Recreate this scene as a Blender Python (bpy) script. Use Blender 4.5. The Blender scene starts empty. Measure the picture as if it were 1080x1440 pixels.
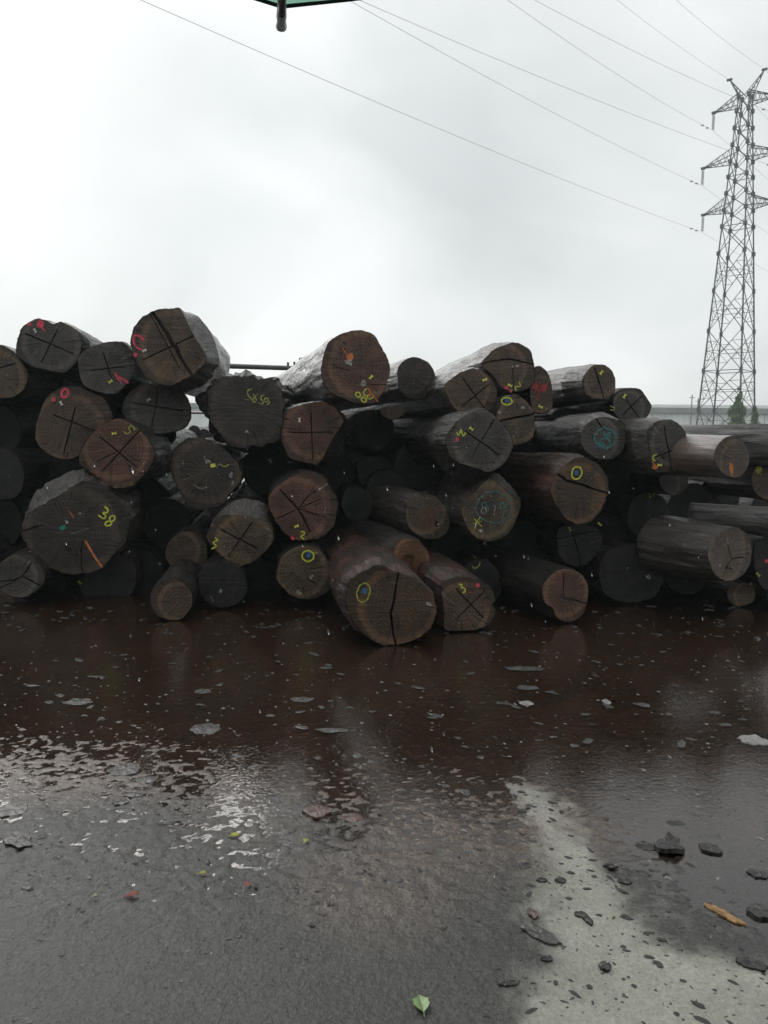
import bpy, bmesh, math, random
import numpy as np
from mathutils import Vector, Matrix, noise

random.seed(7)
R = math.radians
scene = bpy.context.scene
COL = scene.collection

# ------------------------------------------------------------------ camera
CAM = Vector((0.0, 0.0, 1.5))
FPX, CX, CY = 1088.0, 540.0, 720.0
PITCH, ROLL = R(5.67), R(1.0)
cam_d = bpy.data.cameras.new('camera')
cam_d.sensor_fit = 'VERTICAL'
cam_d.sensor_height = 36.0
cam_d.lens = FPX / 1440.0 * 36.0
cam_d.clip_start = 0.02
cam_d.clip_end = 3000.0
cam = bpy.data.objects.new('camera', cam_d)
COL.objects.link(cam)
fwd = Vector((0, math.cos(PITCH), -math.sin(PITCH)))
rt0 = Vector((1, 0, 0))
up0 = rt0.cross(fwd)
# a positive roll tips the top of the world to the right in the picture
rt = rt0 * math.cos(ROLL) + up0 * math.sin(ROLL)
up = up0 * math.cos(ROLL) - rt0 * math.sin(ROLL)
M3 = Matrix((rt, up, -fwd)).transposed()
cam.matrix_world = Matrix.Translation(CAM) @ M3.to_4x4()
scene.camera = cam

# ------------------------------------------------------------------ sky, sun, exposure
SUN_EL, SUN_AZ = R(30), R(-27)          # azimuth from +Y towards +X
world = bpy.data.worlds.new('World')
scene.world = world
world.use_nodes = True
nt = world.node_tree
nt.nodes.clear()
def wn(t, **k):
    n = nt.nodes.new(t)
    for a, b in k.items():
        setattr(n, a, b)
    return n
w_out = wn('ShaderNodeOutputWorld')
w_bg = wn('ShaderNodeBackground')
w_sky = wn('ShaderNodeTexSky', sky_type='NISHITA', sun_disc=False, sun_elevation=SUN_EL, sun_rotation=SUN_AZ)
w_tc = wn('ShaderNodeTexCoord')
w_nz = wn('ShaderNodeTexNoise')
w_nz.inputs['Scale'].default_value = 2.6
w_nz.inputs['Detail'].default_value = 5.0
w_nz.inputs['Roughness'].default_value = 0.42
w_nz.inputs['Distortion'].default_value = 0.3
w_mp = wn('ShaderNodeMapping')
w_mp.inputs['Location'].default_value = (1.7, 2.2, 0.9)
w_mp.inputs['Scale'].default_value = (1, 1, 1.5)
w_cr = wn('ShaderNodeValToRGB')
w_cr.color_ramp.elements[0].position = 0.36
w_cr.color_ramp.elements[0].color = (0.67, 0.705, 0.705, 1)
w_cr.color_ramp.elements[1].position = 0.61
w_cr.color_ramp.elements[1].color = (0.95, 0.97, 0.968, 1)
# soft brightening of the cloud around the hidden sun
sund = Vector((math.sin(SUN_AZ) * math.cos(SUN_EL), math.cos(SUN_AZ) * math.cos(SUN_EL), math.sin(SUN_EL)))
w_dot = wn('ShaderNodeVectorMath', operation='DOT_PRODUCT')
w_dot.inputs[1].default_value = sund
w_mr = wn('ShaderNodeMapRange', interpolation_type='SMOOTHSTEP')
w_mr.inputs['From Min'].default_value = 0.80
w_mr.inputs['From Max'].default_value = 1.0
w_mr.inputs['To Min'].default_value = 0.0
w_mr.inputs['To Max'].default_value = 0.20
w_add = wn('ShaderNodeMix', data_type='RGBA', blend_type='ADD')
w_add.inputs[0].default_value = 1.0
w_sc = wn('ShaderNodeMix', data_type='RGBA', blend_type='MIX')
w_sc.inputs[0].default_value = 0.96
w_k = wn('ShaderNodeVectorMath', operation='SCALE')
w_k.inputs['Scale'].default_value = 0.10
L = nt.links.new
L(w_tc.outputs['Generated'], w_mp.inputs['Vector'])
L(w_mp.outputs[0], w_nz.inputs['Vector'])
L(w_nz.outputs[0], w_cr.inputs[0])
L(w_tc.outputs['Generated'], w_dot.inputs[0])
L(w_dot.outputs['Value'], w_mr.inputs['Value'])
L(w_cr.outputs[0], w_add.inputs[6])
L(w_mr.outputs[0], w_add.inputs[7])
L(w_sky.outputs[0], w_k.inputs[0])
L(w_k.outputs[0], w_sc.inputs[6])
L(w_add.outputs[2], w_sc.inputs[7])
L(w_sc.outputs[2], w_bg.inputs[0])
w_bg.inputs[1].default_value = 1.06
L(w_bg.outputs[0], w_out.inputs[0])

sun_d = bpy.data.lights.new('sun', 'SUN')
sun_d.energy = 1.2
sun_d.angle = R(30)
sun_d.color = (1.0, 0.97, 0.93)
sun = bpy.data.objects.new('sun', sun_d)
COL.objects.link(sun)
sun.rotation_euler = (-sund).to_track_quat('-Z', 'Y').to_euler()

scene.render.engine = 'CYCLES'
scene.cycles.use_denoising = True
scene.cycles.max_bounces = 6
scene.cycles.diffuse_bounces = 3
scene.cycles.glossy_bounces = 3
scene.cycles.transparent_max_bounces = 8
vs = scene.view_settings
vs.view_transform = 'Standard'
vs.look = 'None'
vs.exposure = 0.0
vs.gamma = 1.0
vs.use_curve_mapping = False

# ------------------------------------------------------------------ helpers
def ray(px, py):
    v = rt * ((px - CX) / FPX) + up * (-(py - CY) / FPX) + fwd
    return v
def at(px, py, D):
    d = ray(px, py)
    return CAM + d * (D / d.y)
def ground_at(px, py, z=0.0):
    d = ray(px, py)
    return CAM + d * ((z - CAM.z) / d.z)
def Dg(px, py):
    return ground_at(px, py).y

def new_mesh_obj(name, verts, faces, mat, parent=None, smooth=False, kind=None, label=None, cat=None, group=None):
    me = bpy.data.meshes.new(name)
    me.from_pydata([tuple(v) for v in verts], [], faces)
    me.update()
    o = bpy.data.objects.new(name, me)
    COL.objects.link(o)
    if mat is not None:
        me.materials.append(mat)
    if smooth:
        me.polygons.foreach_set('use_smooth', [True] * len(me.polygons))
    if parent is not None:
        o.parent = parent
    tag(o, label, cat, group, kind)
    return o
def tag(o, label=None, cat=None, group=None, kind=None):
    if label: o['label'] = label
    if cat: o['category'] = cat
    if group: o['group'] = group
    if kind: o['kind'] = kind
    return o
def empty(name, loc, label, cat, group=None):
    e = bpy.data.objects.new(name, None)
    e.empty_display_size = 0.1
    COL.objects.link(e)
    e.location = loc
    tag(e, label, cat, group)
    return e

class MB:
    """collects simple shapes into one mesh"""
    def __init__(s):
        s.v, s.f = [], []
    def add(s, v, f):
        b = len(s.v)
        s.v += [tuple(p) for p in v]
        s.f += [tuple(i + b for i in q) for q in f]
    def bar(s, a, b, r, n=4, r2=None):
        a, b = Vector(a), Vector(b)
        d = (b - a)
        if d.length < 1e-6: return
        d.normalize()
        x = d.orthogonal().normalized()
        y = d.cross(x)
        r2 = r if r2 is None else r2
        v = []
        for p, q in ((a, r), (b, r2)):
            for i in range(n):
                t = 2 * math.pi * (i + .5) / n
                v.append(p + x * math.cos(t) * q + y * math.sin(t) * q)
        f = [(i, (i + 1) % n, n + (i + 1) % n, n + i) for i in range(n)]
        f += [tuple(range(n))[::-1], tuple(range(n, 2 * n))]
        s.add(v, f)
    def tube(s, pts, r, n=6):
        pts = [Vector(p) for p in pts]
        rs = r if isinstance(r, (list, tuple)) else [r] * len(pts)
        v, f = [], []
        ref = None
        for i, p in enumerate(pts):
            d = (pts[min(i + 1, len(pts) - 1)] - pts[max(i - 1, 0)]).normalized()
            if ref is None: ref = d.orthogonal().normalized()
            x = (ref - d * ref.dot(d)).normalized()
            ref = x
            y = d.cross(x)
            for k in range(n):
                t = 2 * math.pi * k / n
                v.append(p + (x * math.cos(t) + y * math.sin(t)) * rs[i])
        for i in range(len(pts) - 1):
            for k in range(n):
                f.append((i * n + k, i * n + (k + 1) % n, (i + 1) * n + (k + 1) % n, (i + 1) * n + k))
        f += [tuple(range(n))[::-1], tuple(range((len(pts) - 1) * n, len(pts) * n))]
        s.add(v, f)
    def box(s, c, h, ax=None):
        c = Vector(c)
        ax = ax or (Vector((1, 0, 0)), Vector((0, 1, 0)), Vector((0, 0, 1)))
        v = []
        for sx in (-1, 1):
            for sy in (-1, 1):
                for sz in (-1, 1):
                    v.append(c + ax[0] * h[0] * sx + ax[1] * h[1] * sy + ax[2] * h[2] * sz)
        s.add(v, [(0, 1, 3, 2), (4, 6, 7, 5), (0, 4, 5, 1), (2, 3, 7, 6), (0, 2, 6, 4), (1, 5, 7, 3)])
    def build(s, name, mat, parent=None, **k):
        return new_mesh_obj(name, s.v, s.f, mat, parent, **k)

# ------------------------------------------------------------------ materials
def material(name):
    m = bpy.data.materials.new(name)
    m.use_nodes = True
    t = m.node_tree
    b = t.nodes['Principled BSDF']
    return m, t, b
def N(t, typ, ins=None, **k):
    n = t.nodes.new(typ)
    for a, v in k.items():
        setattr(n, a, v)
    for a, v in (ins or {}).items():
        n.inputs[a].default_value = v
    return n
def ramp(t, p0, c0, p1, c1, interp='LINEAR'):
    n = t.nodes.new('ShaderNodeValToRGB')
    e = n.color_ramp.elements
    e[0].position, e[1].position = p0, p1
    e[0].color = (*c0, 1) if len(c0) == 3 else c0
    e[1].color = (*c1, 1) if len(c1) == 3 else c1
    n.color_ramp.interpolation = interp
    return n
def mixc(t, a, b, fac, blend='MIX'):
    n = t.nodes.new('ShaderNodeMix')
    n.data_type = 'RGBA'
    n.blend_type = blend
    def put(sock, v):
        if hasattr(v, 'links') or hasattr(v, 'is_output'):
            t.links.new(v, sock)
        elif isinstance(v, (int, float)):
            sock.default_value = v
        else:
            sock.default_value = (*v, 1) if len(v) == 3 else v
    put(n.inputs[0], fac); put(n.inputs[6], a); put(n.inputs[7], b)
    return n.outputs[2]

def plain(name, col, rough=0.5, spec=0.5, metallic=0.0, bump=0.0, bscale=40.0, vary=0.25, alpha_break=0.0, coat=0.0, soft=0.0):
    m, t, b = material(name)
    tc = N(t, 'ShaderNodeTexCoord')
    nz = N(t, 'ShaderNodeTexNoise', {'Scale': bscale, 'Detail': 4.0})
    t.links.new(tc.outputs['Object'], nz.inputs['Vector'])
    lo = tuple(c * (1 - vary) for c in col)
    hi = tuple(min(1, c * (1 + vary)) for c in col)
    r = ramp(t, 0.3, lo, 0.7, hi)
    t.links.new(nz.outputs[0], r.inputs[0])
    t.links.new(r.outputs[0], b.inputs['Base Color'])
    b.inputs['Roughness'].default_value = rough
    b.inputs['Metallic'].default_value = metallic
    b.inputs['Specular IOR Level'].default_value = spec
    b.inputs['Coat Weight'].default_value = coat
    if bump:
        bp = N(t, 'ShaderNodeBump', {'Strength': bump, 'Distance': 0.01})
        t.links.new(nz.outputs[0], bp.inputs['Height'])
        t.links.new(bp.outputs[0], b.inputs['Normal'])
    if alpha_break:
        nz2 = N(t, 'ShaderNodeTexNoise', {'Scale': 14.0 if soft else 110.0, 'Detail': 6.0, 'Roughness': 0.75})
        t.links.new(tc.outputs['Object'], nz2.inputs['Vector'])
        r2 = ramp(t, alpha_break - 0.06 - soft, (0, 0, 0), alpha_break + 0.06 + soft, (0.6,) * 3 if soft else (0.95,) * 3)
        t.links.new(nz2.outputs[0], r2.inputs[0])
        t.links.new(r2.outputs[0], b.inputs['Alpha'])
    return m

def wood_end(name, c1, c2, c3, grime=(0.014, 0.013, 0.012), flecks=0.0, moss=0.0, rings=0.30, wet=0.42):
    """sawn end grain: heart and sapwood, growth rings, radial checks, saw scores, wet grime.
    The end's own mean radius comes in through the object colour."""
    m, t, b = material(name)
    lk = t.links.new
    def math_(op, a, b_=None, clamp=False):
        n = N(t, 'ShaderNodeMath', operation=op); n.use_clamp = clamp
        for k, v in enumerate((a, b_)):
            if v is None: continue
            if isinstance(v, (int, float)): n.inputs[k].default_value = v
            else: lk(v, n.inputs[k])
        return n.outputs[0]
    tc = N(t, 'ShaderNodeTexCoord')
    oi = N(t, 'ShaderNodeObjectInfo')
    off = N(t, 'ShaderNodeVectorMath', operation='SCALE')
    cmb = N(t, 'ShaderNodeCombineXYZ')
    lk(oi.outputs['Random'], cmb.inputs[0]); lk(oi.outputs['Random'], cmb.inputs[2])
    lk(cmb.outputs[0], off.inputs[0]); off.inputs['Scale'].default_value = 37.0
    pos = N(t, 'ShaderNodeVectorMath', operation='ADD')
    lk(tc.outputs['Object'], pos.inputs[0]); lk(off.outputs[0], pos.inputs[1])
    def nz_(vec, sc, det=4.0, ro=0.6, dist=0.0):
        n = N(t, 'ShaderNodeTexNoise', {'Scale': sc, 'Detail': det, 'Roughness': ro, 'Distortion': dist}); lk(vec, n.inputs['Vector']); return n.outputs[0]
    def rp(v, p0, a, p1_, b_):
        r = ramp(t, p0, a, p1_, b_); lk(v, r.inputs[0]); return r.outputs[0]
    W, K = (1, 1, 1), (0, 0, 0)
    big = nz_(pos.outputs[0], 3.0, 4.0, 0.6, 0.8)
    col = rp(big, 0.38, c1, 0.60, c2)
    med = nz_(pos.outputs[0], 10.0, 6.0, 0.7)
    col = mixc(t, col, c3, rp(med, 0.52, K, 0.72, W))
    # polar frame about the pith, nudged so that no two logs have it dead centre
    sx = N(t, 'ShaderNodeSeparateXYZ'); lk(tc.outputs['Object'], sx.inputs[0])
    rad_in = N(t, 'ShaderNodeSeparateColor'); lk(oi.outputs['Color'], rad_in.inputs[0])
    px_ = math_('ADD', sx.outputs[0], math_('MULTIPLY', math_('SUBTRACT', oi.outputs['Random'], 0.5), 0.12))
    pz_ = math_('ADD', sx.outputs[2], math_('MULTIPLY', math_('SUBTRACT', math_('FRACT', math_('MULTIPLY', oi.outputs['Random'], 7.7)), 0.5), 0.10))
    flat = N(t, 'ShaderNodeCombineXYZ'); lk(px_, flat.inputs[0]); lk(pz_, flat.inputs[1])
    ln = N(t, 'ShaderNodeVectorMath', operation='LENGTH'); lk(flat.outputs[0], ln.inputs[0])
    nrm = N(t, 'ShaderNodeVectorMath', operation='NORMALIZE'); lk(flat.outputs[0], nrm.inputs[0])
    rn = math_('DIVIDE', ln.outputs['Value'], math_('MAXIMUM', rad_in.outputs[0], 0.05))
    rn = math_('ADD', rn, math_('MULTIPLY', math_('SUBTRACT', med, 0.5), 0.22))
    # growth rings
    wav = N(t, 'ShaderNodeTexWave', {'Scale': 11.0, 'Distortion': 2.4, 'Detail': 3.0, 'Detail Scale': 0.9}, wave_type='RINGS', rings_direction='Z')
    lk(flat.outputs[0], wav.inputs['Vector'])
    col = mixc(t, col, rp(wav.outputs[0], 0.15, (1 - rings,) * 3, 0.85, (1.08,) * 3), 1.0, 'MULTIPLY')
    # radial rays and fine checks
    sp_ = N(t, 'ShaderNodeVectorMath', operation='SCALE'); sp_.inputs['Scale'].default_value = 5.0; lk(nrm.outputs[0], sp_.inputs[0])
    pol = N(t, 'ShaderNodeCombineXYZ'); s2 = N(t, 'ShaderNodeSeparateXYZ'); lk(sp_.outputs[0], s2.inputs[0])
    lk(s2.outputs[0], pol.inputs[0]); lk(s2.outputs[1], pol.inputs[1])
    lk(math_('ADD', math_('MULTIPLY', ln.outputs['Value'], 1.6), math_('MULTIPLY', oi.outputs['Random'], 50.0)), pol.inputs[2])
    ray_ = nz_(pol.outputs[0], 1.6, 4.0, 0.6)
    col = mixc(t, col, rp(ray_, 0.30, (0.72, 0.70, 0.68), 0.70, (1.22, 1.20, 1.16)), 1.0, 'MULTIPLY')
    chk = math_('ABSOLUTE', math_('SUBTRACT', nz_(pol.outputs[0], 0.8, 2.0, 0.5), 0.5))
    chm = math_('MULTIPLY', rp(chk, 0.004, W, 0.011, K), rp(rn, 0.20, K, 0.45, W))
    col = mixc(t, col, (0.008, 0.007, 0.006), math_('MULTIPLY', chm, 0.85))
    # sapwood band and weathered rim
    sap = math_('MULTIPLY', rp(rn, 0.74, K, 0.84, W), 0.38)
    col = mixc(t, col, tuple(min(1, x * 1.55) for x in c3), sap)
    col = mixc(t, col, tuple(x * 0.4 for x in c1), math_('MULTIPLY', rp(rn, 0.93, K, 1.02, W), 0.75))
    # saw scores
    sc = N(t, 'ShaderNodeMapping'); sc.inputs['Rotation'].default_value = (0, 0.5, 0); sc.inputs['Scale'].default_value = (1.0, 1.0, 30.0)
    lk(pos.outputs[0], sc.inputs['Vector'])
    sn = nz_(sc.outputs[0], 1.5, 3.0)
    col = mixc(t, col, rp(sn, 0.3, (0.88,) * 3, 0.7, (1.08,) * 3), 1.0, 'MULTIPLY')
    # grime and wet runs
    gz = nz_(pos.outputs[0], 5.0, 8.0, 0.74)
    col = mixc(t, col, grime, math_('MULTIPLY', rp(gz, 0.49, K, 0.66, W), 0.80))
    dr = N(t, 'ShaderNodeMapping'); dr.inputs['Scale'].default_value = (16.0, 1.0, 1.6); lk(pos.outputs[0], dr.inputs['Vector'])
    col = mixc(t, col, tuple(x * 1.3 for x in grime), math_('MULTIPLY', rp(nz_(dr.outputs[0], 1.4, 4.0), 0.54, K, 0.70, W), 0.55))
    if moss:
        col = mixc(t, col, (0.15, 0.115, 0.06), math_('MULTIPLY', rp(nz_(pos.outputs[0], 4.5, 6.0, 0.7), 0.58 - moss, K, 0.74 - moss, W), 0.8))
    # bright specks of chalk, resin and water
    vz = nz_(pos.outputs[0], 34.0, 2.0, 0.5, 1.5)
    rb = rp(nz_(pos.outputs[0], 5.0, 2.0), 0.52, K, 0.62, W)
    fl = math_('MULTIPLY', rp(vz, 0.66 if flecks else 0.70, K, 0.71 if flecks else 0.74, W), rb)
    col = mixc(t, col, (0.42, 0.41, 0.38) if flecks else (0.20, 0.19, 0.17), fl)
    lk(col, b.inputs['Base Color'])
    lk(rp(gz, 0.35, (wet + 0.18,) * 3, 0.66, (max(0.14, wet - 0.2),) * 3), b.inputs['Roughness'])
    b.inputs['Specular IOR Level'].default_value = 0.45
    hh = math_('SUBTRACT', math_('ADD', math_('ADD', gz, math_('MULTIPLY', sn, 0.5)), math_('MULTIPLY', ray_, 0.6)), chm)
    bp = N(t, 'ShaderNodeBump', {'Strength': 0.75, 'Distance': 0.014})
    lk(hh, bp.inputs['Height']); lk(bp.outputs[0], b.inputs['Normal'])
    return m

def bark_mat(name, c1, c2, c3, rough=0.33, bump=0.8, coat=0.3, spec=0.5):
    m, t, b = material(name)
    lk = t.links.new
    tc = N(t, 'ShaderNodeTexCoord')
    oi = N(t, 'ShaderNodeObjectInfo')
    cmb = N(t, 'ShaderNodeCombineXYZ'); lk(oi.outputs['Random'], cmb.inputs[0]); lk(oi.outputs['Random'], cmb.inputs[1])
    off = N(t, 'ShaderNodeVectorMath', operation='SCALE'); off.inputs['Scale'].default_value = 53.0; lk(cmb.outputs[0], off.inputs[0])
    pos = N(t, 'ShaderNodeVectorMath', operation='ADD'); lk(tc.outputs['Object'], pos.inputs[0]); lk(off.outputs[0], pos.inputs[1])
    mp = N(t, 'ShaderNodeMapping'); mp.inputs['Scale'].default_value = (9, 1.6, 9); lk(pos.outputs[0], mp.inputs['Vector'])
    nz = N(t, 'ShaderNodeTexNoise', {'Scale': 2.2, 'Detail': 8.0, 'Roughness': 0.68, 'Distortion': 0.5}); lk(mp.outputs[0], nz.inputs['Vector'])
    r1 = ramp(t, 0.42, c1, 0.60, c2); lk(nz.outputs[0], r1.inputs[0])
    bg = N(t, 'ShaderNodeTexNoise', {'Scale': 2.4, 'Detail': 4.0, 'Roughness': 0.6}); lk(pos.outputs[0], bg.inputs['Vector'])
    r2 = ramp(t, 0.5, (0, 0, 0), 0.66, (1, 1, 1)); lk(bg.outputs[0], r2.inputs[0])
    col = mixc(t, r1.outputs[0], c3, r2.outputs[0])
    lk(col, b.inputs['Base Color'])
    rr = ramp(t, 0.3, (rough + 0.22,) * 3, 0.65, (max(0.12, rough - 0.12),) * 3); lk(nz.outputs[0], rr.inputs[0]); lk(rr.outputs[0], b.inputs['Roughness'])
    b.inputs['Specular IOR Level'].default_value = spec
    b.inputs['Coat Weight'].default_value = coat
    b.inputs['Coat Roughness'].default_value = 0.18
    bp = N(t, 'ShaderNodeBump', {'Strength': bump, 'Distance': 0.035}); lk(nz.outputs[0], bp.inputs['Height'])
    lk(bp.outputs[0], b.inputs['Normal']); lk(bp.outputs[0], b.inputs['Coat Normal'])
    return m

END = {
    'grey':   wood_end('sawn_end_grey', (0.0488, 0.0439, 0.0403), (0.0805, 0.0708, 0.0622), (0.1098, 0.0939, 0.0781)),
    'brown':  wood_end('sawn_end_brown', (0.0617, 0.0395, 0.0268), (0.1100, 0.0694, 0.0440), (0.1476, 0.0933, 0.0569)),
    'red':    wood_end('sawn_end_red', (0.0832, 0.0407, 0.0279), (0.1342, 0.0610, 0.0386), (0.1678, 0.0933, 0.0558)),
    'tan':    wood_end('sawn_end_tan', (0.0483, 0.0311, 0.0204), (0.0886, 0.0538, 0.0322), (0.1543, 0.0837, 0.0419)),
    'dark':   wood_end('sawn_end_dark', (0.0295, 0.0251, 0.0215), (0.0537, 0.0430, 0.0343), (0.0697, 0.0526, 0.0397)),
    'black':  wood_end('sawn_end_shade_black', (0.007, 0.007, 0.007), (0.013, 0.012, 0.011), (0.018, 0.015, 0.013), wet=0.62),  # end grain coloured near black to stand for shade in the gaps
    'fleck':  wood_end('sawn_end_flecked', (0.0322, 0.0275, 0.0236), (0.0591, 0.0430, 0.0322), (0.0805, 0.0550, 0.0376), flecks=1.0),
    'mossy':  wood_end('sawn_end_mouldy', (0.0591, 0.0430, 0.0301), (0.1074, 0.0741, 0.0451), (0.1543, 0.1040, 0.0569), flecks=1.0, moss=0.04),
    'orange': wood_end('sawn_end_orange', (0.1037, 0.0488, 0.0268), (0.1952, 0.0854, 0.0366), (0.2440, 0.1220, 0.0549)),
}
BARK = {
    'bark':   bark_mat('wet_bark_dark', (0.008, 0.0075, 0.007), (0.026, 0.022, 0.019), (0.034, 0.028, 0.023), rough=0.46, coat=0.06, spec=0.35, bump=1.0),
    'smooth': bark_mat('wet_barkless_wood', (0.026, 0.022, 0.019), (0.085, 0.073, 0.063), (0.055, 0.046, 0.040), rough=0.34, bump=0.9, coat=0.35),
    'rust':   bark_mat('wet_reddish_bark', (0.018, 0.012, 0.010), (0.060, 0.036, 0.028), (0.10, 0.042, 0.031), rough=0.38, coat=0.3, bump=1.0),
    'pale':   bark_mat('wet_pale_debarked_wood', (0.085, 0.063, 0.052), (0.215, 0.165, 0.140), (0.12, 0.078, 0.060), rough=0.30, bump=0.35, coat=0.9, spec=0.7),
    'greylog': bark_mat('wet_grey_weathered_wood', (0.022, 0.020, 0.018), (0.105, 0.098, 0.090), (0.052, 0.046, 0.041), rough=0.36, bump=1.0, coat=0.4, spec=0.55),
}
PAINT = {
    'yellow': plain('yellow_chalk_paint', (0.58, 0.62, 0.06), 0.6, alpha_break=0.40),
    'dimyellow': plain('faded_yellow_paint', (0.40, 0.42, 0.08), 0.6, alpha_break=0.42),
    'pink':   plain('pink_spray_paint', (0.70, 0.07, 0.12), 0.6, alpha_break=0.40),
    'red':    plain('red_spray_paint', (0.42, 0.045, 0.045), 0.6, alpha_break=0.42),
    'orange': plain('orange_spray_paint', (0.58, 0.18, 0.045), 0.6, alpha_break=0.40),
    'cyan':   plain('green_blue_chalk', (0.06, 0.20, 0.20), 0.7, alpha_break=0.44),
    'white':  plain('white_chalk', (0.50, 0.49, 0.45), 0.7, alpha_break=0.50),
    'tagyellow': plain('yellow_plastic', (0.72, 0.70, 0.10), 0.4),
    'tagblue': plain('blue_plastic', (0.03, 0.13, 0.24), 0.4),
    'taggreen': plain('green_plastic', (0.02, 0.20, 0.14), 0.4),
    'tagwhite': plain('white_plastic', (0.60, 0.60, 0.52), 0.4),
    'wire':   plain('galvanised_wire', (0.35, 0.35, 0.34), 0.4, metallic=0.6),
    'stain':  plain('rusty_stain', (0.16, 0.08, 0.035), 0.6, alpha_break=0.52, soft=0.10),
    'tanstain': plain('pale_sapwood_stain', (0.22, 0.155, 0.08), 0.6, alpha_break=0.52, soft=0.10),
}

# ------------------------------------------------------------------ numpy noise for the ground
def vnoise(x, y, seed=0):
    xi = np.floor(x).astype(np.int64); yi = np.floor(y).astype(np.int64)
    xf = x - xi; yf = y - yi
    u = xf * xf * (3 - 2 * xf); v = yf * yf * (3 - 2 * yf)
    def h(i, j):
        n = (i * 374761393 + j * 668265263 + seed * 1274126177) & 0xFFFFFFFF
        n = ((n ^ (n >> 13)) * 1274126177) & 0xFFFFFFFF
        n = (n ^ (n >> 16)) & 0xFFFFFFFF
        return n / 4294967295.0
    a = h(xi, yi); b = h(xi + 1, yi); c = h(xi, yi + 1); d = h(xi + 1, yi + 1)
    return (a + (b - a) * u + (c - a) * v + (a - b - c + d) * u * v) * 2 - 1
def fbm(x, y, oct=4, seed=0, gain=0.5):
    s = 0; a = 1.0; tot = 0
    for o in range(oct):
        s = s + a * vnoise(x * 2 ** o + 17.3 * o, y * 2 ** o - 9.1 * o, seed + o)
        tot += a; a *= gain
    return s / tot
def sstep(a, b, x):
    t = np.clip((x - a) / (b - a), 0, 1)
    return t * t * (3 - 2 * t)
def poly_sdf(x, y, poly):
    """signed distance, negative inside"""
    d = np.full(x.shape, 1e9); inside = np.zeros(x.shape, bool)
    n = len(poly)
    for i in range(n):
        ax, ay = poly[i]; bx, by = poly[(i + 1) % n]
        ex, ey = bx - ax, by - ay
        wx, wy = x - ax, y - ay
        t = np.clip((wx * ex + wy * ey) / (ex * ex + ey * ey), 0, 1)
        d = np.minimum(d, np.hypot(wx - ex * t, wy - ey * t))
        c = ((ay > y) != (by > y)) & (x < (bx - ax) * (y - ay) / (by - ay + 1e-12) + ax)
        inside ^= c
    return np.where(inside, -d, d)

# ------------------------------------------------------------------ ground
patch = [tuple(ground_at(px, py)[:2]) for px, py in
         ((700, 1096), (768, 1112), (805, 1160), (850, 1205), (905, 1275), (960, 1335), (1090, 1385), (1180, 1440),
          (1100, 1620), (745, 1620), (745, 1440), (755, 1350), (758, 1280), (764, 1205), (736, 1150))]
def fields(x, y):
    wob = fbm(x * 1.7, y * 1.7, 3, 5) * 0.10 + fbm(x * 6, y * 6, 3, 8) * 0.09 + fbm(x * 26, y * 26, 2, 9) * 0.035
    conc = 1 - sstep(-0.09, 0.09, poly_sdf(x, y, patch) + wob * 1.2)
    mud = sstep(2.45, 3.2, y + fbm(x * 0.9, y * 0.9, 3, 11) * 0.9 + 0.12 * x * (x < 0))
    return conc, mud
def ground_z(x, y):
    conc, mud = fields(x, y)
    lump = fbm(x * 9, y * 13, 3, 21, 0.6)
    fine = fbm(x * 36, y * 46, 2, 31, 0.6)
    broad = fbm(x * 1.1, y * 1.1, 3, 41)
    right = sstep(0.75, 1.25, x) * (1 - sstep(3.6, 4.6, y))
    crk = sstep(1.95, 2.45, y) * (1 - 0.55 * sstep(3.2, 4.2, y))
    base = 0.0060 - 0.0125 * np.clip((y - 2.12 - 0.42 * (1 - sstep(-1.1, -0.25, x))) / 1.7, 0, 1) - 0.0085 * right * sstep(1.9, 2.5, y)
    z = base + 0.0018 * lump + (0.0012 + 0.0062 * crk) * fine + 0.0016 * broad
    zc = 0.0062 + 0.0006 * lump + 0.0010 * fine + 0.0012 * broad
    z = z * (1 - conc) + zc * conc
    far = sstep(9.0, 14.0, np.maximum(np.abs(x), y))
    return z * (1 - far) + 0.03 * far
def axis(fine0, fine1, step, outs):
    a = list(np.arange(fine0, fine1 + 1e-6, step))
    s = step; p = fine1
    while p < outs[1]:
        s *= 1.16; p += s; a.append(min(p, outs[1]))
    s = step; p = fine0; b = []
    while p > outs[0]:
        s *= 1.16; p -= s; b.append(max(p, outs[0]))
    return np.array(b[::-1] + a)
gx = axis(-2.7, 2.7, 0.0105, (-900, 900))
gy = axis(1.55, 4.9, 0.0105, (-900, 1500))
GX, GY = np.meshgrid(gx, gy)
GZ = ground_z(GX, GY)
nx, ny = len(gx), len(gy)
co = np.stack([GX, GY, GZ], -1).reshape(-1, 3)
idx = np.arange(nx * ny).reshape(ny, nx)
quads = np.stack([idx[:-1, :-1], idx[:-1, 1:], idx[1:, 1:], idx[1:, :-1]], -1).reshape(-1, 4)
gme = bpy.data.meshes.new('ground')
gme.vertices.add(len(co)); gme.vertices.foreach_set('co', co.ravel())
gme.loops.add(quads.size); gme.loops.foreach_set('vertex_index', quads.ravel())
gme.polygons.add(len(quads))
gme.polygons.foreach_set('loop_start', np.arange(0, quads.size, 4))
gme.polygons.foreach_set('loop_total', np.full(len(quads), 4))
gme.update(); gme.validate()
gme.polygons.foreach_set('use_smooth', np.ones(len(quads), bool))
conc, mud = fields(GX, GY)
for nm, arr in (('concrete', conc), ('mud', mud)):
    at_ = gme.attributes.new(nm, 'FLOAT', 'POINT'); at_.data.foreach_set('value', arr.ravel().astype(np.float32))
ground = bpy.data.objects.new('ground', gme); COL.objects.link(ground)
tag(ground, 'wet dark yard ground with muddy bark litter and a pale concrete strip', kind='structure')
m, t, b = material('wet_yard_ground')
lk = t.links.new
geo = N(t, 'ShaderNodeNewGeometry')
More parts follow.
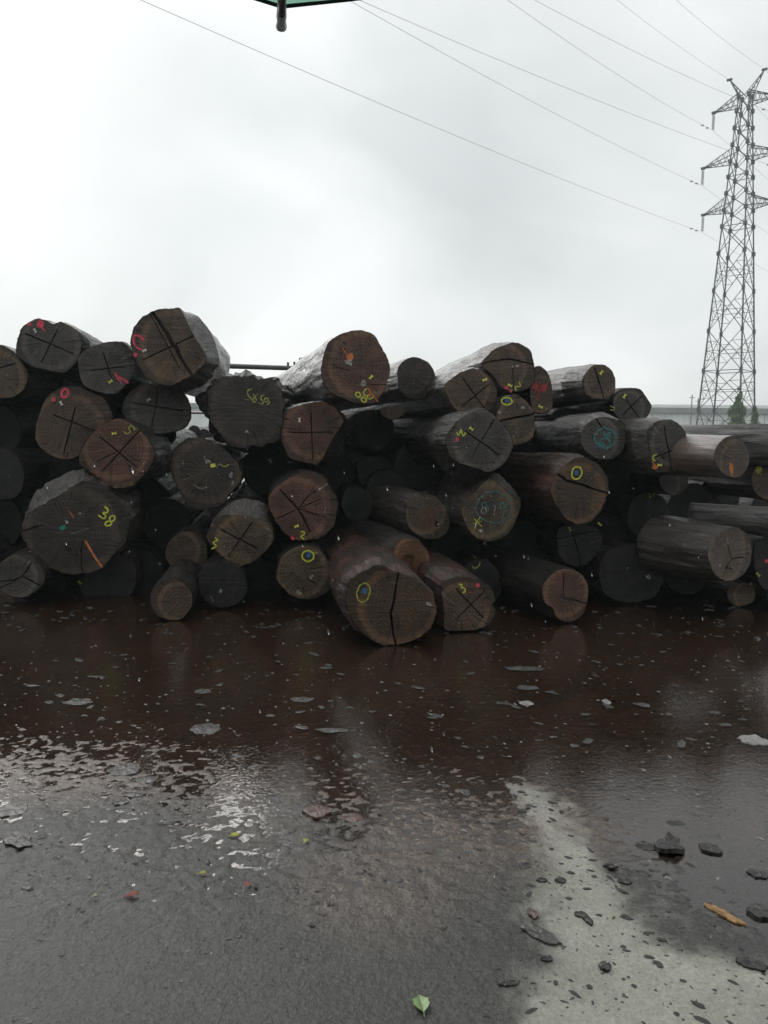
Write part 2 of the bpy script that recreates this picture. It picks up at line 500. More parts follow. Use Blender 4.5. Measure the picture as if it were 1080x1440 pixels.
aC = N(t, 'ShaderNodeAttribute', attribute_name='concrete')
aM = N(t, 'ShaderNodeAttribute', attribute_name='mud')
n1 = N(t, 'ShaderNodeTexNoise', {'Scale': 85.0, 'Detail': 5.0, 'Roughness': 0.7}); lk(geo.outputs['Position'], n1.inputs['Vector'])
n2 = N(t, 'ShaderNodeTexNoise', {'Scale': 3.0, 'Detail': 6.0, 'Roughness': 0.65}); lk(geo.outputs['Position'], n2.inputs['Vector'])
n3 = N(t, 'ShaderNodeTexNoise', {'Scale': 130.0, 'Detail': 3.0, 'Roughness': 0.7}); lk(geo.outputs['Position'], n3.inputs['Vector'])
rA = ramp(t, 0.40, (0.012, 0.012, 0.011), 0.62, (0.056, 0.056, 0.051)); lk(n1.outputs[0], rA.inputs[0])
rB = ramp(t, 0.35, (0.80, 0.78, 0.76), 0.65, (1.2, 1.17, 1.1)); lk(n2.outputs[0], rB.inputs[0])
asph = mixc(t, rA.outputs[0], rB.outputs[0], 1.0, 'MULTIPLY')
rS = ramp(t, 0.66, (0, 0, 0), 0.72, (1, 1, 1)); lk(n3.outputs[0], rS.inputs[0])
asph = mixc(t, asph, (0.10, 0.098, 0.09), rS.outputs[0])
rM = ramp(t, 0.30, (0.034, 0.0180, 0.0098), 0.72, (0.105, 0.059, 0.033)); lk(n1.outputs[0], rM.inputs[0])
mudc = mixc(t, rM.outputs[0], rB.outputs[0], 1.0, 'MULTIPLY')
col = mixc(t, asph, mudc, aM.outputs['Fac'])
rC = ramp(t, 0.30, (0.235, 0.235, 0.195), 0.66, (0.40, 0.398, 0.345)); lk(n2.outputs[0], rC.inputs[0])
rC2 = ramp(t, 0.34, (0.72, 0.72, 0.70), 0.66, (1.12, 1.12, 1.1)); lk(n1.outputs[0], rC2.inputs[0])
cc = mixc(t, rC.outputs[0], rC2.outputs[0], 1.0, 'MULTIPLY')
rD = ramp(t, 0.30, (1, 1, 1), 0.37, (0, 0, 0)); lk(n3.outputs[0], rD.inputs[0])
cc = mixc(t, cc, (0.06, 0.058, 0.05), rD.outputs[0])
cc = mixc(t, cc, (0.46, 0.45, 0.41), rS.outputs[0])
col = mixc(t, col, cc, aC.outputs['Fac'])
lk(col, b.inputs['Base Color'])
rr = ramp(t, 0.3, (0.26,) * 3, 0.7, (0.52,) * 3); lk(n1.outputs[0], rr.inputs[0]); lk(rr.outputs[0], b.inputs['Roughness'])
b.inputs['Specular IOR Level'].default_value = 0.5
n4 = N(t, 'ShaderNodeTexNoise', {'Scale': 62.0, 'Detail': 4.0, 'Roughness': 0.62}); lk(geo.outputs['Position'], n4.inputs['Vector'])
bp0 = N(t, 'ShaderNodeBump', {'Strength': 1.0, 'Distance': 0.007}); lk(n4.outputs[0], bp0.inputs['Height'])
cwm = N(t, 'ShaderNodeMapRange', {'From Min': 0.0, 'From Max': 1.0, 'To Min': 0.18, 'To Max': 0.8}); lk(aM.outputs['Fac'], cwm.inputs['Value']); lk(cwm.outputs[0], b.inputs['Coat Weight']); b.inputs['Coat Roughness'].default_value = 0.08; b.inputs['Coat IOR'].default_value = 1.5; lk(bp0.outputs[0], b.inputs['Coat Normal'])
bp = N(t, 'ShaderNodeBump', {'Strength': 0.8, 'Distance': 0.004}); lk(bp0.outputs[0], bp.inputs['Normal']); lk(n1.outputs[0], bp.inputs['Height']); lk(bp.outputs[0], b.inputs['Normal'])
gme.materials.append(m)

# shallow rain water lying in the hollows of the yard
m, t, b = material('shallow_rain_water')
t.nodes.remove(b)
lk = t.links.new
geo = N(t, 'ShaderNodeNewGeometry')
rip = N(t, 'ShaderNodeTexNoise', {'Scale': 48.0, 'Detail': 3.0, 'Roughness': 0.6}); lk(geo.outputs['Position'], rip.inputs['Vector'])
rip2 = N(t, 'ShaderNodeTexNoise', {'Scale': 5.0, 'Detail': 2.0}); lk(geo.outputs['Position'], rip2.inputs['Vector'])
vor = N(t, 'ShaderNodeTexVoronoi', {'Scale': 3.2, 'Randomness': 1.0}); lk(geo.outputs['Position'], vor.inputs['Vector'])
vm = N(t, 'ShaderNodeMath', operation='MULTIPLY'); vm.inputs[1].default_value = 55.0; lk(vor.outputs['Distance'], vm.inputs[0])
vsn = N(t, 'ShaderNodeMath', operation='SINE'); lk(vm.outputs[0], vsn.inputs[0])
vfade = N(t, 'ShaderNodeMapRange', {'From Min': 0.0, 'From Max': 0.28, 'To Min': 0.16, 'To Max': 0.0}); lk(vor.outputs['Distance'], vfade.inputs['Value'])
vmul = N(t, 'ShaderNodeMath', operation='MULTIPLY'); lk(vsn.outputs[0], vmul.inputs[0]); lk(vfade.outputs[0], vmul.inputs[1])
sm = N(t, 'ShaderNodeMath', operation='ADD'); lk(rip.outputs[0], sm.inputs[0]); lk(vmul.outputs[0], sm.inputs[1])
sm2 = N(t, 'ShaderNodeMath', operation='ADD'); lk(sm.outputs[0], sm2.inputs[0]); lk(rip2.outputs[0], sm2.inputs[1])
bp = N(t, 'ShaderNodeBump', {'Strength': 0.22, 'Distance': 0.005}); lk(sm2.outputs[0], bp.inputs['Height'])
gl = N(t, 'ShaderNodeBsdfGlossy', {'Roughness': 0.03, 'Color': (1, 1, 1, 1)}); lk(bp.outputs[0], gl.inputs['Normal'])
tr = N(t, 'ShaderNodeBsdfTransparent', {'Color': (0.90, 0.81, 0.73, 1)})
fr = N(t, 'ShaderNodeFresnel', {'IOR': 1.6}); lk(bp.outputs[0], fr.inputs['Normal'])
mx = N(t, 'ShaderNodeMixShader'); lk(fr.outputs[0], mx.inputs[0]); lk(tr.outputs[0], mx.inputs[1]); lk(gl.outputs[0], mx.inputs[2])
lk(mx.outputs[0], t.nodes['Material Output'].inputs[0])
wv = [(-8.5, 0.2, 0), (8.5, 0.2, 0), (8.5, 8.8, 0), (-8.5, 8.8, 0)]
tag(new_mesh_obj('puddle_water', wv, [(0, 1, 2, 3)], m), 'thin sheet of brown rain water lying in the yard hollows', kind='structure')

# ------------------------------------------------------------------ logs
pending = []      # (cap object, [cutter objects])
def resample(poly, n):
    P = [Vector(p) for p in poly]
    per = sum((P[i] - P[(i + 1) % len(P)]).length for i in range(len(P)))
    out = []
    for i in range(len(P)):
        a, b = P[i], P[(i + 1) % len(P)]
        k = max(1, int(round((b - a).length / per * n)))
        for j in range(k):
            out.append(a.lerp(b, j / k))
    return out
def radial(poly, ang):
    """distance from the origin to a polygon outline along an angle"""
    d = Vector((math.cos(ang), math.sin(ang)))
    best = 0.0
    for i in range(len(poly)):
        a, b = poly[i], poly[(i + 1) % len(poly)]
        e = b - a
        den = d.x * e.y - d.y * e.x
        if abs(den) < 1e-12: continue
        s = (a.x * e.y - a.y * e.x) / den
        u = (a.x * d.y - a.y * d.x) / den
        if s > 0 and -1e-6 <= u <= 1 + 1e-6:
            best = max(best, s)
    return best
def circ(cx, cy, rx, ry=None, n=22, rot=0.0, j=0.025, seed=0):
    rnd = random.Random(seed + int(cx * 7 + cy * 13))
    ry = ry or rx
    out = []
    for i in range(n):
        t = 2 * math.pi * i / n
        k = 1 + rnd.uniform(-j, j)
        x, y = rx * k * math.cos(t), ry * k * math.sin(t)
        out.append((cx + x * math.cos(rot) - y * math.sin(rot), cy + x * math.sin(rot) + y * math.cos(rot)))
    return out
def smooth_line(pts, k=4):
    """Catmull-Rom through 2D points"""
    if len(pts) < 3: return pts
    out = []
    P = [pts[0]] + list(pts) + [pts[-1]]
    for i in range(1, len(P) - 2):
        p0, p1, p2, p3 = P[i - 1], P[i], P[i + 1], P[i + 2]
        for j in range(k):
            t = j / k
            out.append(tuple(0.5 * ((2 * p1[a]) + (-p0[a] + p2[a]) * t + (2 * p0[a] - 5 * p1[a] + 4 * p2[a] - p3[a]) * t * t
                                    + (-p0[a] + 3 * p1[a] - 3 * p2[a] + p3[a]) * t ** 3) for a in (0, 1)))
    out.append(pts[-1])
    return out
def ribbon(pts, w, closed=False):
    """left and right edges of a 2D polyline; w is a width or one per point"""
    n = len(pts)
    P = [Vector(p) for p in pts]
    W = w if isinstance(w, (list, tuple)) else [w] * n
    Lf, Rt = [], []
    for i in range(n):
        a = P[i - 1] if (i > 0 or closed) else P[i]
        b = P[(i + 1) % n] if (i < n - 1 or closed) else P[i]
        d = (b - a)
        d = d.normalized() if d.length > 1e-9 else Vector((1, 0))
        nn = Vector((-d.y, d.x)) * W[i] * 0.5
        Lf.append(P[i] + nn); Rt.append(P[i] - nn)
    return Lf, Rt

def make_log(poly, D, label, poly2=None, bev=0.10, c=None, yaw=8.4, pitch=0.0, L=6.5, rad=None, end='grey', bark='bark',
             cuts=(), marks=(), taper=0.012, body=1.0, neck=0.0, cat='log', group='logs of the stack', rough=1.0, name='cut_log', seed=0):
    """One felled log: end_face (with grooves cut into it and paint and tags on it) and bark.
    poly  outline of the sawn end, poly2 the wider outline behind a trimmed edge; D distance of the end; yaw leftward turn of the axis."""
    cpx = c or (sum(p[0] for p in poly) / len(poly), sum(p[1] for p in poly) / len(poly))
    P0 = at(cpx[0], cpx[1], D)
    ya, pa = R(yaw), R(pitch)
    a = Vector((-math.sin(ya) * math.cos(pa), math.cos(ya) * math.cos(pa), math.sin(pa)))
    u = Vector((math.cos(ya), math.sin(ya), 0))
    w = u.cross(a)
    def loc(p):
        d = ray(p[0], p[1])
        s = (P0 - CAM).dot(a) / d.dot(a)
        q = CAM + d * s - P0
        return Vector((q.dot(u), q.dot(w)))
    px = D / FPX
    e = empty(name, (0, 0, 0), label, cat, group)
    mw = Matrix((u, a, w)).transposed().to_4x4(); mw.translation = P0
    e.matrix_world = mw
    rnd = random.Random(int(cpx[0] * 31 + cpx[1] * 17) + seed)
    sd = rnd.uniform(0, 100)
    lp = [loc(p) for p in poly] if rad is None else [Vector((rad * math.cos(i * math.pi / 8), rad * math.sin(i * math.pi / 8))) for i in range(16)]
    def chaikin(P, q):
        o = []
        for i in range(len(P)):
            a_, b_ = P[i], P[(i + 1) % len(P)]
            o += [a_.lerp(b_, q), a_.lerp(b_, 1 - q)]
        return o
    lp = chaikin(lp, 0.16) if poly2 else chaikin(chaikin(lp, 0.22), 0.24)
    out = resample(lp, 84)
    Rm = sum(p.length for p in lp) / len(lp)
    out = [p * (1 + rough * (0.022 * noise.noise(Vector((p.x * 9, p.y * 9, sd))) + 0.018 * noise.noise(Vector((p.x * 26, p.y * 26, sd))) + 0.010 * rnd.uniform(-1, 1))) for p in out]
    n = len(out)
    area = sum(out[i].x * out[(i + 1) % n].y - out[(i + 1) % n].x * out[i].y for i in range(n))
    if area < 0: out.reverse()
    lp2 = [loc(p) for p in poly2] if poly2 else lp
    # ---- bark: rings along the axis
    ts = [0.003, 0.014, 0.035, bev]
    tt = bev
    while tt < L:
        tt += 0.05 if tt < 0.8 else (0.09 if tt < 2.2 else 0.3)
        ts.append(min(tt, L))
    angs = [math.atan2(p.y, p.x) for p in out]
    r0 = [p.length for p in out]
    r2 = [max(radial(lp2, g), r) if poly2 else r * 1.015 for g, r in zip(angs, r0)]
    Rb = sum(r2) / n * body
    bend = (rnd.uniform(-.03, .03), rnd.uniform(-.02, .02))
    V, F = [], []
    for t_ in ts:
        f0 = min(1, t_ / bev)
        f1 = max(0, min(1, (t_ - bev) / 0.45)); f1 = f1 * f1 * (3 - 2 * f1)
        bx, bz = bend[0] * t_ * t_ * .15, bend[1] * t_ * t_ * .15
        for k in range(n):
            g = angs[k]
            if t_ < bev:
                r = r0[k] + (r2[k] - r0[k]) * f0 if poly2 else r0[k] * (1 + 0.015 * min(1, t_ / .03))
            else:
                rr_ = Rb * (0.6 + 0.4 * r2[k] / (Rb / body))
                r = r2[k] * (1 - f1) + rr_ * f1
            if neck and t_ > bev:
                s_ = min(1, (t_ - bev) / 0.7); s_ = s_ * s_ * (3 - 2 * s_)
                r *= 1 - neck * s_
            r *= 1 - taper * t_
            cg, sg = math.cos(g), math.sin(g)
            nz = noise.noise(Vector((cg * 2.2, sg * 2.2, t_ * 0.9 + sd))) * 0.065 \
               + noise.noise(Vector((cg * 7, sg * 7, t_ * 1.7 + sd))) * 0.034 + noise.noise(Vector((cg * 19, sg * 19, t_ * 3 + sd))) * 0.020
            r *= 1 + nz * rough * min(1, t_ / 0.12)
            V.append((r * cg + bx, t_, r * sg + bz))
    for i in range(len(ts) - 1):
        for k in range(n):
            F.append((i * n + k, i * n + (k + 1) % n, (i + 1) * n + (k + 1) % n, (i + 1) * n + k))
    F.append(tuple(range((len(ts) - 1) * n, len(ts) * n)))
    bk = new_mesh_obj('bark', V, F, BARK[bark], e)
    sm = [True] * len(bk.data.polygons)
    if poly2:
        for i in range(3 * n): sm[i] = False
    bk.data.polygons.foreach_set('use_smooth', sm)
    # ---- sawn end
    rings = [(0.0, 0.978), (0.007, 0.994), (0.05, 0.985), (0.11, 0.97)]
    V, F = [], []
    for y_, s_ in rings:
        V += [(p.x * s_, y_, p.y * s_) for p in out]
    for i in range(3):
        for k in range(n):
            F.append((i * n + k, i * n + (k + 1) % n, (i + 1) * n + (k + 1) % n, (i + 1) * n + k))
    F.append(tuple(range(n))[::-1]); F.append(tuple(range(3 * n, 4 * n)))
    cap = new_mesh_obj('end_face', V, F, END[end], e)
    cap.color = (Rm, Rm, Rm, 1.0)
    # ---- saw kerfs and drying cracks: real grooves
    cs = []
    for cu in cuts:
        if cu[0] == 'hole':                     # ('hole', cx, cy, rx, ry, depth): a rotted hollow
            ring_ = [loc(p) for p in circ(cu[1], cu[2], cu[3], cu[4], 16, 0.3, 0.16)]
            k_ = len(ring_)
            co_ = new_mesh_obj('groove_cutter', [(p.x, -0.02, p.y) for p in ring_] + [(p.x * .85 + ring_[0].x * 0, cu[5], p.y * .85) for p in ring_],
                               [tuple(range(k_)), tuple(range(k_, 2 * k_))[::-1]] + [(i, (i + 1) % k_, k_ + (i + 1) % k_, k_ + i) for i in range(k_)], None, e)
            bm = bmesh.new(); bm.from_mesh(co_.data); bmesh.ops.recalc_face_normals(bm, faces=bm.faces); bm.to_mesh(co_.data); bm.free()
            cs.append(co_)
            continue
        pts, wd = cu[0], cu[1]
        dep = cu[2] if len(cu) > 2 else 0.055
        q = [loc(p) for p in pts]
        if len(q) > 2 or wd > 2.2:
            q2 = []
            for i in range(len(q) - 1):
                for j in range(3):
                    p = q[i].lerp(q[i + 1], j / 3)
                    q2.append(p + Vector((rnd.uniform(-1, 1), rnd.uniform(-1, 1))) * 0.6 * px)
            q2.append(q[-1]); q = q2
        m_ = len(q)
        W = [wd * px * (0.45 + 0.55 * math.sin(math.pi * min(0.85, max(0.18, i / (m_ - 1))))) if m_ > 2 else wd * px for i in range(m_)]
        Lf, Rt = ribbon([tuple(p) for p in q], W)
        CV = []
        for y_ in (-0.02, dep):
            CV += [(p.x, y_, p.y) for p in Lf] + [(p.x, y_, p.y) for p in Rt]
        CF = []
        for i in range(m_ - 1):
            l0, l1, r0_, r1_ = i, i + 1, m_ + i, m_ + i + 1
            B = 2 * m_
            CF += [(l0, l1, r1_, r0_), (B + l0, B + r0_, B + r1_, B + l1), (l0, B + l0, B + l1, l1), (r0_, r1_, B + r1_, B + r0_)]
        B = 2 * m_
        CF += [(0, m_, B + m_, B), (m_ - 1, B + m_ - 1, B + 2 * m_ - 1, 2 * m_ - 1)]
        co_ = new_mesh_obj('groove_cutter', CV, CF, None, e)
        bm = bmesh.new(); bm.from_mesh(co_.data); bmesh.ops.recalc_face_normals(bm, faces=bm.faces); bm.to_mesh(co_.data); bm.free()
        cs.append(co_)
    bm = bmesh.new(); bm.from_mesh(cap.data); bmesh.ops.recalc_face_normals(bm, faces=bm.faces); bm.to_mesh(cap.data); bm.free()
    if cs: pending.append((cap, cs))
    # ---- paint and tags lying on the end face
    lay = [-0.0022]
    for mk in marks:
        kind = mk[0]
        if kind == 'line':                      # ('line', colour, width px, pts)
            _, colr, wd, pts = mk
            pts = smooth_line(pts) if len(pts) > 2 else pts
            q = [tuple(loc(p)) for p in pts]
            W = [wd * px * (0.78 + 0.6 * noise.noise(Vector((i * .9, sd, 1)))) * (0.6 if i in (0, len(q) - 1) else 1) for i in range(len(q))]
            Lf, Rt = ribbon(q, W)
            k = len(q)
            VV = [(p.x, lay[0], p.y) for p in Lf] + [(p.x, lay[0], p.y) for p in Rt]
            FF = [(i, i + 1, k + i + 1, k + i) for i in range(k - 1)]
            new_mesh_obj('painted_stroke', VV, FF, PAINT[colr], cap)
        elif kind == 'ring':                    # ('ring', colour, width px, cx, cy, rx, ry, rot)
            _, colr, wd, cx, cy, rx, ry, ro = mk
            pts = circ(cx, cy, rx, ry, 22, R(ro), 0.06)
            q = [tuple(loc(p)) for p in pts]
            Lf, Rt = ribbon(q, wd * px, True)
            k = len(q)
            VV = [(p.x, lay[0], p.y) for p in Lf] + [(p.x, lay[0], p.y) for p in Rt]
            FF = [(i, (i + 1) % k, k + (i + 1) % k, k + i) for i in range(k)]
            new_mesh_obj('painted_ring', VV, FF, PAINT[colr], cap)
        elif kind == 'blob':                    # ('blob', colour, cx, cy, rx, ry, rot)
            _, colr, cx, cy, rx, ry, ro = mk
            q = [loc(p) for p in circ(cx, cy, rx, ry, 18, R(ro), 0.22)]
            new_mesh_obj('painted_patch', [(p.x, lay[0], p.y) for p in q], [tuple(range(len(q)))], PAINT[colr], cap)
        elif kind == 'tag':                     # ('tag', colour, cx, cy, rot) hourglass clip
            _, colr, cx, cy, ro = mk
            s = 3.0
            prof = [(-1, -.75), (-.35, -.35), (.35, -.35), (1, -.75), (1, .75), (.35, .35), (-.35, .35), (-1, .75)]
            cr, sr = math.cos(R(ro)), math.sin(R(ro))
            q = [loc((cx + s * (x * cr - y * sr), cy + s * (x * sr + y * cr))) for x, y in prof]
            k = len(q)
            VV = [(p.x, -0.007, p.y) for p in q] + [(p.x, 0.002, p.y) for p in q]
            FF = [tuple(range(k)), tuple(range(k, 2 * k))[::-1]] + [(i, (i + 1) % k, k + (i + 1) % k, k + i) for i in range(k)]
            new_mesh_obj('plastic_clip', VV, FF, PAINT[colr], cap)
        elif kind == 'plate':                   # ('plate', colour, cx, cy, hx, hy, rot)
            _, colr, cx, cy, hx, hy, ro = mk
            cr, sr = math.cos(R(ro)), math.sin(R(ro))
            q = [loc((cx + x * hx * cr - y * hy * sr, cy + x * hx * sr + y * hy * cr)) for x, y in ((-1, -1), (1, -1), (1, 1), (-1, 1))]
            VV = [(p.x, -0.006, p.y) for p in q] + [(p.x, 0.002, p.y) for p in q]
            FF = [(0, 1, 2, 3), (7, 6, 5, 4)] + [(i, (i + 1) % 4, 4 + (i + 1) % 4, 4 + i) for i in range(4)]
            new_mesh_obj('plastic_tag', VV, FF, PAINT[colr], cap)
        lay[0] -= 0.0004
    return e

def KX(a, b, w=2.0): return ([a, b], w)

# ---- left part of the stack
make_log([(18,492),(28,505),(39,519),(41,531),(34,550),(16,560),(-5,562),(-40,550),(-55,525),(-45,500),(-20,485),(0,484)], 7.45,
  'brown log end with white flecks, cut off by the picture edge at the top row', end='mossy', c=(-6,524),
  cuts=[([(-10,520),(22,511)],2)], L=6.5)
make_log([(21,490),(30,460),(52,447),(65,450),(74,456),(86,452),(104,461),(117,472),(114,498),(109,508),(91,526),(70,522),(44,516),(23,500)], 7.45,
  'grey hexagonal log end with a saw-cut cross and pink paint at its top edge', c=(70,488), L=6.5,
  poly2=[(20,490),(29,459),(52,445),(65,448),(74,453),(86,450),(106,460),(120,470),(125,488),(116,500),(109,510),(91,528),(70,524),(44,518),(22,502)],
  cuts=[KX((35,469),(103,497)), KX((81,463),(58,510))],
  marks=[('blob','pink',57,456,5,6,30),('line','pink',2.5,[(53,452),(58,460),(64,466)]),('blob','pink',41,456,3,2.5,0),('tag','tagwhite',49.5,465,60)])
make_log([(108,508),(114,495),(124,489),(145,482),(166,480),(174,482),(187,495),(193,515),(187,531),(171,550),(161,556),(145,553),(124,547),(117,542),(111,526)], 7.35,
  'grey log end splashed with a pink star and a yellow clip below its cross cut', c=(150,517), L=3.0,
  cuts=[KX((145,495),(156,530)), KX((128,521),(177,515),1.8)],
  marks=[('tag','tagyellow',155.5,536.5,-35),('line','pink',3.5,[(161,524),(166,531),(173,533),(181,539)]),('line','pink',3,[(167,531),(171,540)]),('blob','pink',168,532,4,3.2,20)])
make_log([(182,480),(188,459),(199,446),(211,439),(215,436),(250,432),(254,434),(271,471),(294,506),(271,528),(256,537),(240,544),(222,541),(206,534),(195,517),(186,495)], 7.2,
  'large topmost log with a jagged split, a cross cut and a pink hook mark', c=(240,488), L=1.75, bark='smooth', end='brown', bev=0.22, yaw=6,
  poly2=[(182,480),(188,458),(199,445),(213,436),(250,431),(262,433),(278,444),(292,462),(301,482),(304,506),(296,528),(276,542),(256,549),(240,548),(222,543),(205,535),(194,517),(185,495)],
  cuts=[([(213,438),(226,456),(235,469),(244,486),(248,489),(253,500),(258,509),(272,531)],6,0.09), KX((201,506),(275,471)), KX((211,441),(254,520),1.6)],
  marks=[('line','pink',3.4,[(203,480),(197,473),(189,472),(188,480),(192,488),(204,494)]),('blob','pink',190.5,499,3,3.3,0),('blob','tanstain',230,522,13,18,20),('tag','tagwhite',203,493,-20)])
make_log([(171,576),(175,560),(186,547),(201,537),(222,542),(248,547),(258,552),(267,565),(270,578),(267,596),(256,604),(237,609),(214,611),(204,607),(186,596),(173,586)], 7.55,
  'dark grey oval log end with a cross cut, under the large split log', c=(220,577), yaw=18, L=2.4, end='grey',
  cuts=[KX((186,566),(257,578)), KX((224,547),(213,601))],
  marks=[('line','red',2,[(197,543),(199,552)]),('line','red',2,[(206,540),(208,549)]),('line','red',2,[(214,542),(219,550)]),('tag','tagwhite',209,562,-25)])
make_log([(49,625),(49,601),(56,576),(67,555),(86,544),(104,543),(122,547),(145,557),(158,576),(156,599),(145,622),(109,643),(91,647),(78,646)], 7.35,
  'tall brown log end with a pink loop and dot, behind the log numbered 5', c=(103,596), end='brown', L=6.5,
  cuts=[KX((76,583),(134,606),2.4), KX((106,572),(89,639),2.4)],
  marks=[('ring','pink',3,91,553,4.5,6,20),('blob','pink',75,562,2.8,2.8,0),('tag','tagwhite',86,567,60)])
make_log([(108,648),(114,630),(130,609),(145,596),(163,588),(181,592),(197,604),(219,630),(218,643),(207,664),(192,679),(176,687),(158,686),(148,682),(137,671),(119,661)], 6.85,
  'reddish log end with a diagonal cross cut and a yellow figure 5', c=(164,637), end='red', L=6.5,
  cuts=[KX((140,613),(194,658),2.5), KX((198,604),(143,663),2.5), KX((168,634),(135,649),1.2)],
  marks=[('line','dimyellow',2,[(174,606),(178,610),(183,607),(181,602),(186,599),(190,605)]),('tag','tagyellow',160.5,609.5,-8),('blob','tanstain',175,682,16,4,-10)])
make_log([(27,746),(40,722),(75,702),(112,678),(135,675),(150,687),(161,700),(179,713),(185,731),(179,762),(166,777),(153,786),(146,801),(124,807),(91,808),(67,798),(62,788),(41,772),(30,757)], 6.7,
  'huge dark log end numbered 38 in yellow with an orange paint stroke', c=(105,742), end='dark', bark='smooth', bev=0.16, L=6.5, rough=1.6,
  poly2=[(23,731),(34,700),(57,679),(80,664),(111,659),(130,666),(150,682),(161,698),(180,712),(187,731),(181,762),(168,779),(155,788),(146,803),(124,810),(91,811),(66,801),(58,790),(38,774),(25,754)],
  cuts=[([(26,748),(45,743),(60,738)],2.5), ([(116,760),(114,785),(117,806)],1.5)],
  marks=[('line','yellow',3,[(147,712),(152,717),(150,721),(145,721),(149,726),(145,729),(138,724)]),('ring','yellow',2.2,158,729,4.2,3.4,-50),('ring','yellow',2.4,152.5,736,4.6,3.2,-20),
         ('line','orange',3.6,[(120,760),(128,774),(134,784),(144,798)]),('line','orange',2.2,[(97,718),(104,728)]),('plate','taggreen',88.5,742,4,3,-25),('blob','white',94,734,3,2,40),
         ('line','wire',1.1,[(99,751),(125,743)]),('blob','white',112.5,722,1.6,1.6,0)])
make_log([(-5,795),(0,791),(13,783),(31,777),(43,780),(57,795),(64,806),(62,819),(54,829),(39,840),(23,841),(8,836),(-6,826),(-9,808)], 6.5,
  'small grey oval log end with star-shaped drying cracks, against the huge log numbered 38', end='grey', c=(30,810), L=6.5,
  cuts=[([(32,810),(38,801),(44,792)],2.4), ([(32,810),(44,817),(59,825)],2.4), ([(32,810),(20,816),(-6,817)],2.0), ([(24,815),(10,822),(-4,829)],1.8)])
make_log([(-30,835),(8,830),(24,838),(38,843),(34,855),(22,865),(8,871),(-10,872),(-30,866),(-40,850)], 6.6,
  'brown log end lying on the ground under the small cracked oval log', c=(0,850), end='brown', L=6.5)
make_log([(112,800),(130,780),(165,775),(188,785),(194,810),(186,836),(162,852),(130,850),(112,835)], 6.95,
  'dark log end lying in shadow below the log numbered 38', end='black', L=6.5, c=(152,815), marks=[('tag','dimyellow',112,819,50)])
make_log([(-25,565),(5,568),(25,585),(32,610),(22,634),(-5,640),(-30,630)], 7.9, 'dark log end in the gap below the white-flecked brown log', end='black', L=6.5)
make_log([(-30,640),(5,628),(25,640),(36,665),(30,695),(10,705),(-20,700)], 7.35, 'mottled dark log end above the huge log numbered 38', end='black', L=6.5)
make_log(circ(200,715,44), 7.9, 'black log end deep in the gap between the log numbered 38 and the flecked log', end='black', L=6.5)  # filler logs from here on, added to keep the gaps dark
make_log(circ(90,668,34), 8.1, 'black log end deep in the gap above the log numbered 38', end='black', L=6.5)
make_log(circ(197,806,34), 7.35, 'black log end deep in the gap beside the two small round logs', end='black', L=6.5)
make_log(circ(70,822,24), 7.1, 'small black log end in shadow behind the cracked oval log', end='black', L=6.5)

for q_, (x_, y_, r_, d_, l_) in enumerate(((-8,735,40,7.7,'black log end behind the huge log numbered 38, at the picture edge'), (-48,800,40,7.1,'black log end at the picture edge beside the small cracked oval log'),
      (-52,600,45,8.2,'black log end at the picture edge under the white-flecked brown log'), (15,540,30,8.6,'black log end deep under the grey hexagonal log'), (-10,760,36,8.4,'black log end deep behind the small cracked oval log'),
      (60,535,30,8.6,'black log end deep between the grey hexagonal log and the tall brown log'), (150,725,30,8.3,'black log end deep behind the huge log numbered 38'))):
    make_log(circ(x_, y_, r_), d_, l_, end='black', L=5)  # fillers added to close bright see-through gaps on this side
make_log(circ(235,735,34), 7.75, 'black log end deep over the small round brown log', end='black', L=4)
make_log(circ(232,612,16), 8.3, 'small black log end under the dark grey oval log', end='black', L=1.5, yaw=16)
for x_, y_, r_, d_, l_ in ((-115,520,52,7.5,'unseen thick log added past the picture edge at the top row'), (-120,625,56,7.4,'unseen thick log added past the picture edge in the second row'),
      (-118,728,54,7.2,'unseen thick log added past the picture edge in the third row'), (-115,822,46,6.7,'unseen thick log added past the picture edge lying on the ground')):
    make_log(circ(x_, y_, r_), d_, l_, end='dark', L=6)  # unseen end of the stack, added so the puddle mirrors logs there
# ---- centre left
make_log([(289,555),(300,533),(315,530),(328,529),(336,527),(349,527),(357,528),(362,533),(372,532),(383,530),(386,534),(390,544),(398,552),(401,565),(398,586),(396,617),(385,625),(367,629),(326,629),(310,614),(300,599),(292,581)], 7.3,
  'blackened broad log end numbered 5859 in yellow, next to the see-through gap', c=(347,580), end='dark', L=2.4, bev=0.18, rough=2.6, yaw=2,
  poly2=[(274,558),(288,538),(300,530),(315,527),(328,526),(336,524),(349,523),(357,524),(362,529),(383,527),(388,531),(393,542),(400,550),(403,565),(400,586),(398,618),(386,627),(367,631),(326,631),(303,622),(290,603),(281,582)],
  marks=[('line','dimyellow',1.8,[(354.5,547),(349,549),(348.5,555),(352,559),(354,562)]),('line','dimyellow',1.6,[(345,562),(350,562)]),
         ('ring','dimyellow',1.5,358,562.5,2.4,3,0),('line','dimyellow',1.5,[(363,554),(358,558),(357,554)]),
         ('line','dimyellow',1.8,[(372,556),(368,557),(367,561),(370,565),(370,568),(364,567)]),('ring','dimyellow',1.6,374.5,562.5,2.6,2.8,30),('line','dimyellow',1.6,[(377,563),(379,566),(375,570)]),
         ('line','white',1.6,[(345,604),(352,610)]),('blob','white',347,607,2.2,1.8,0)])
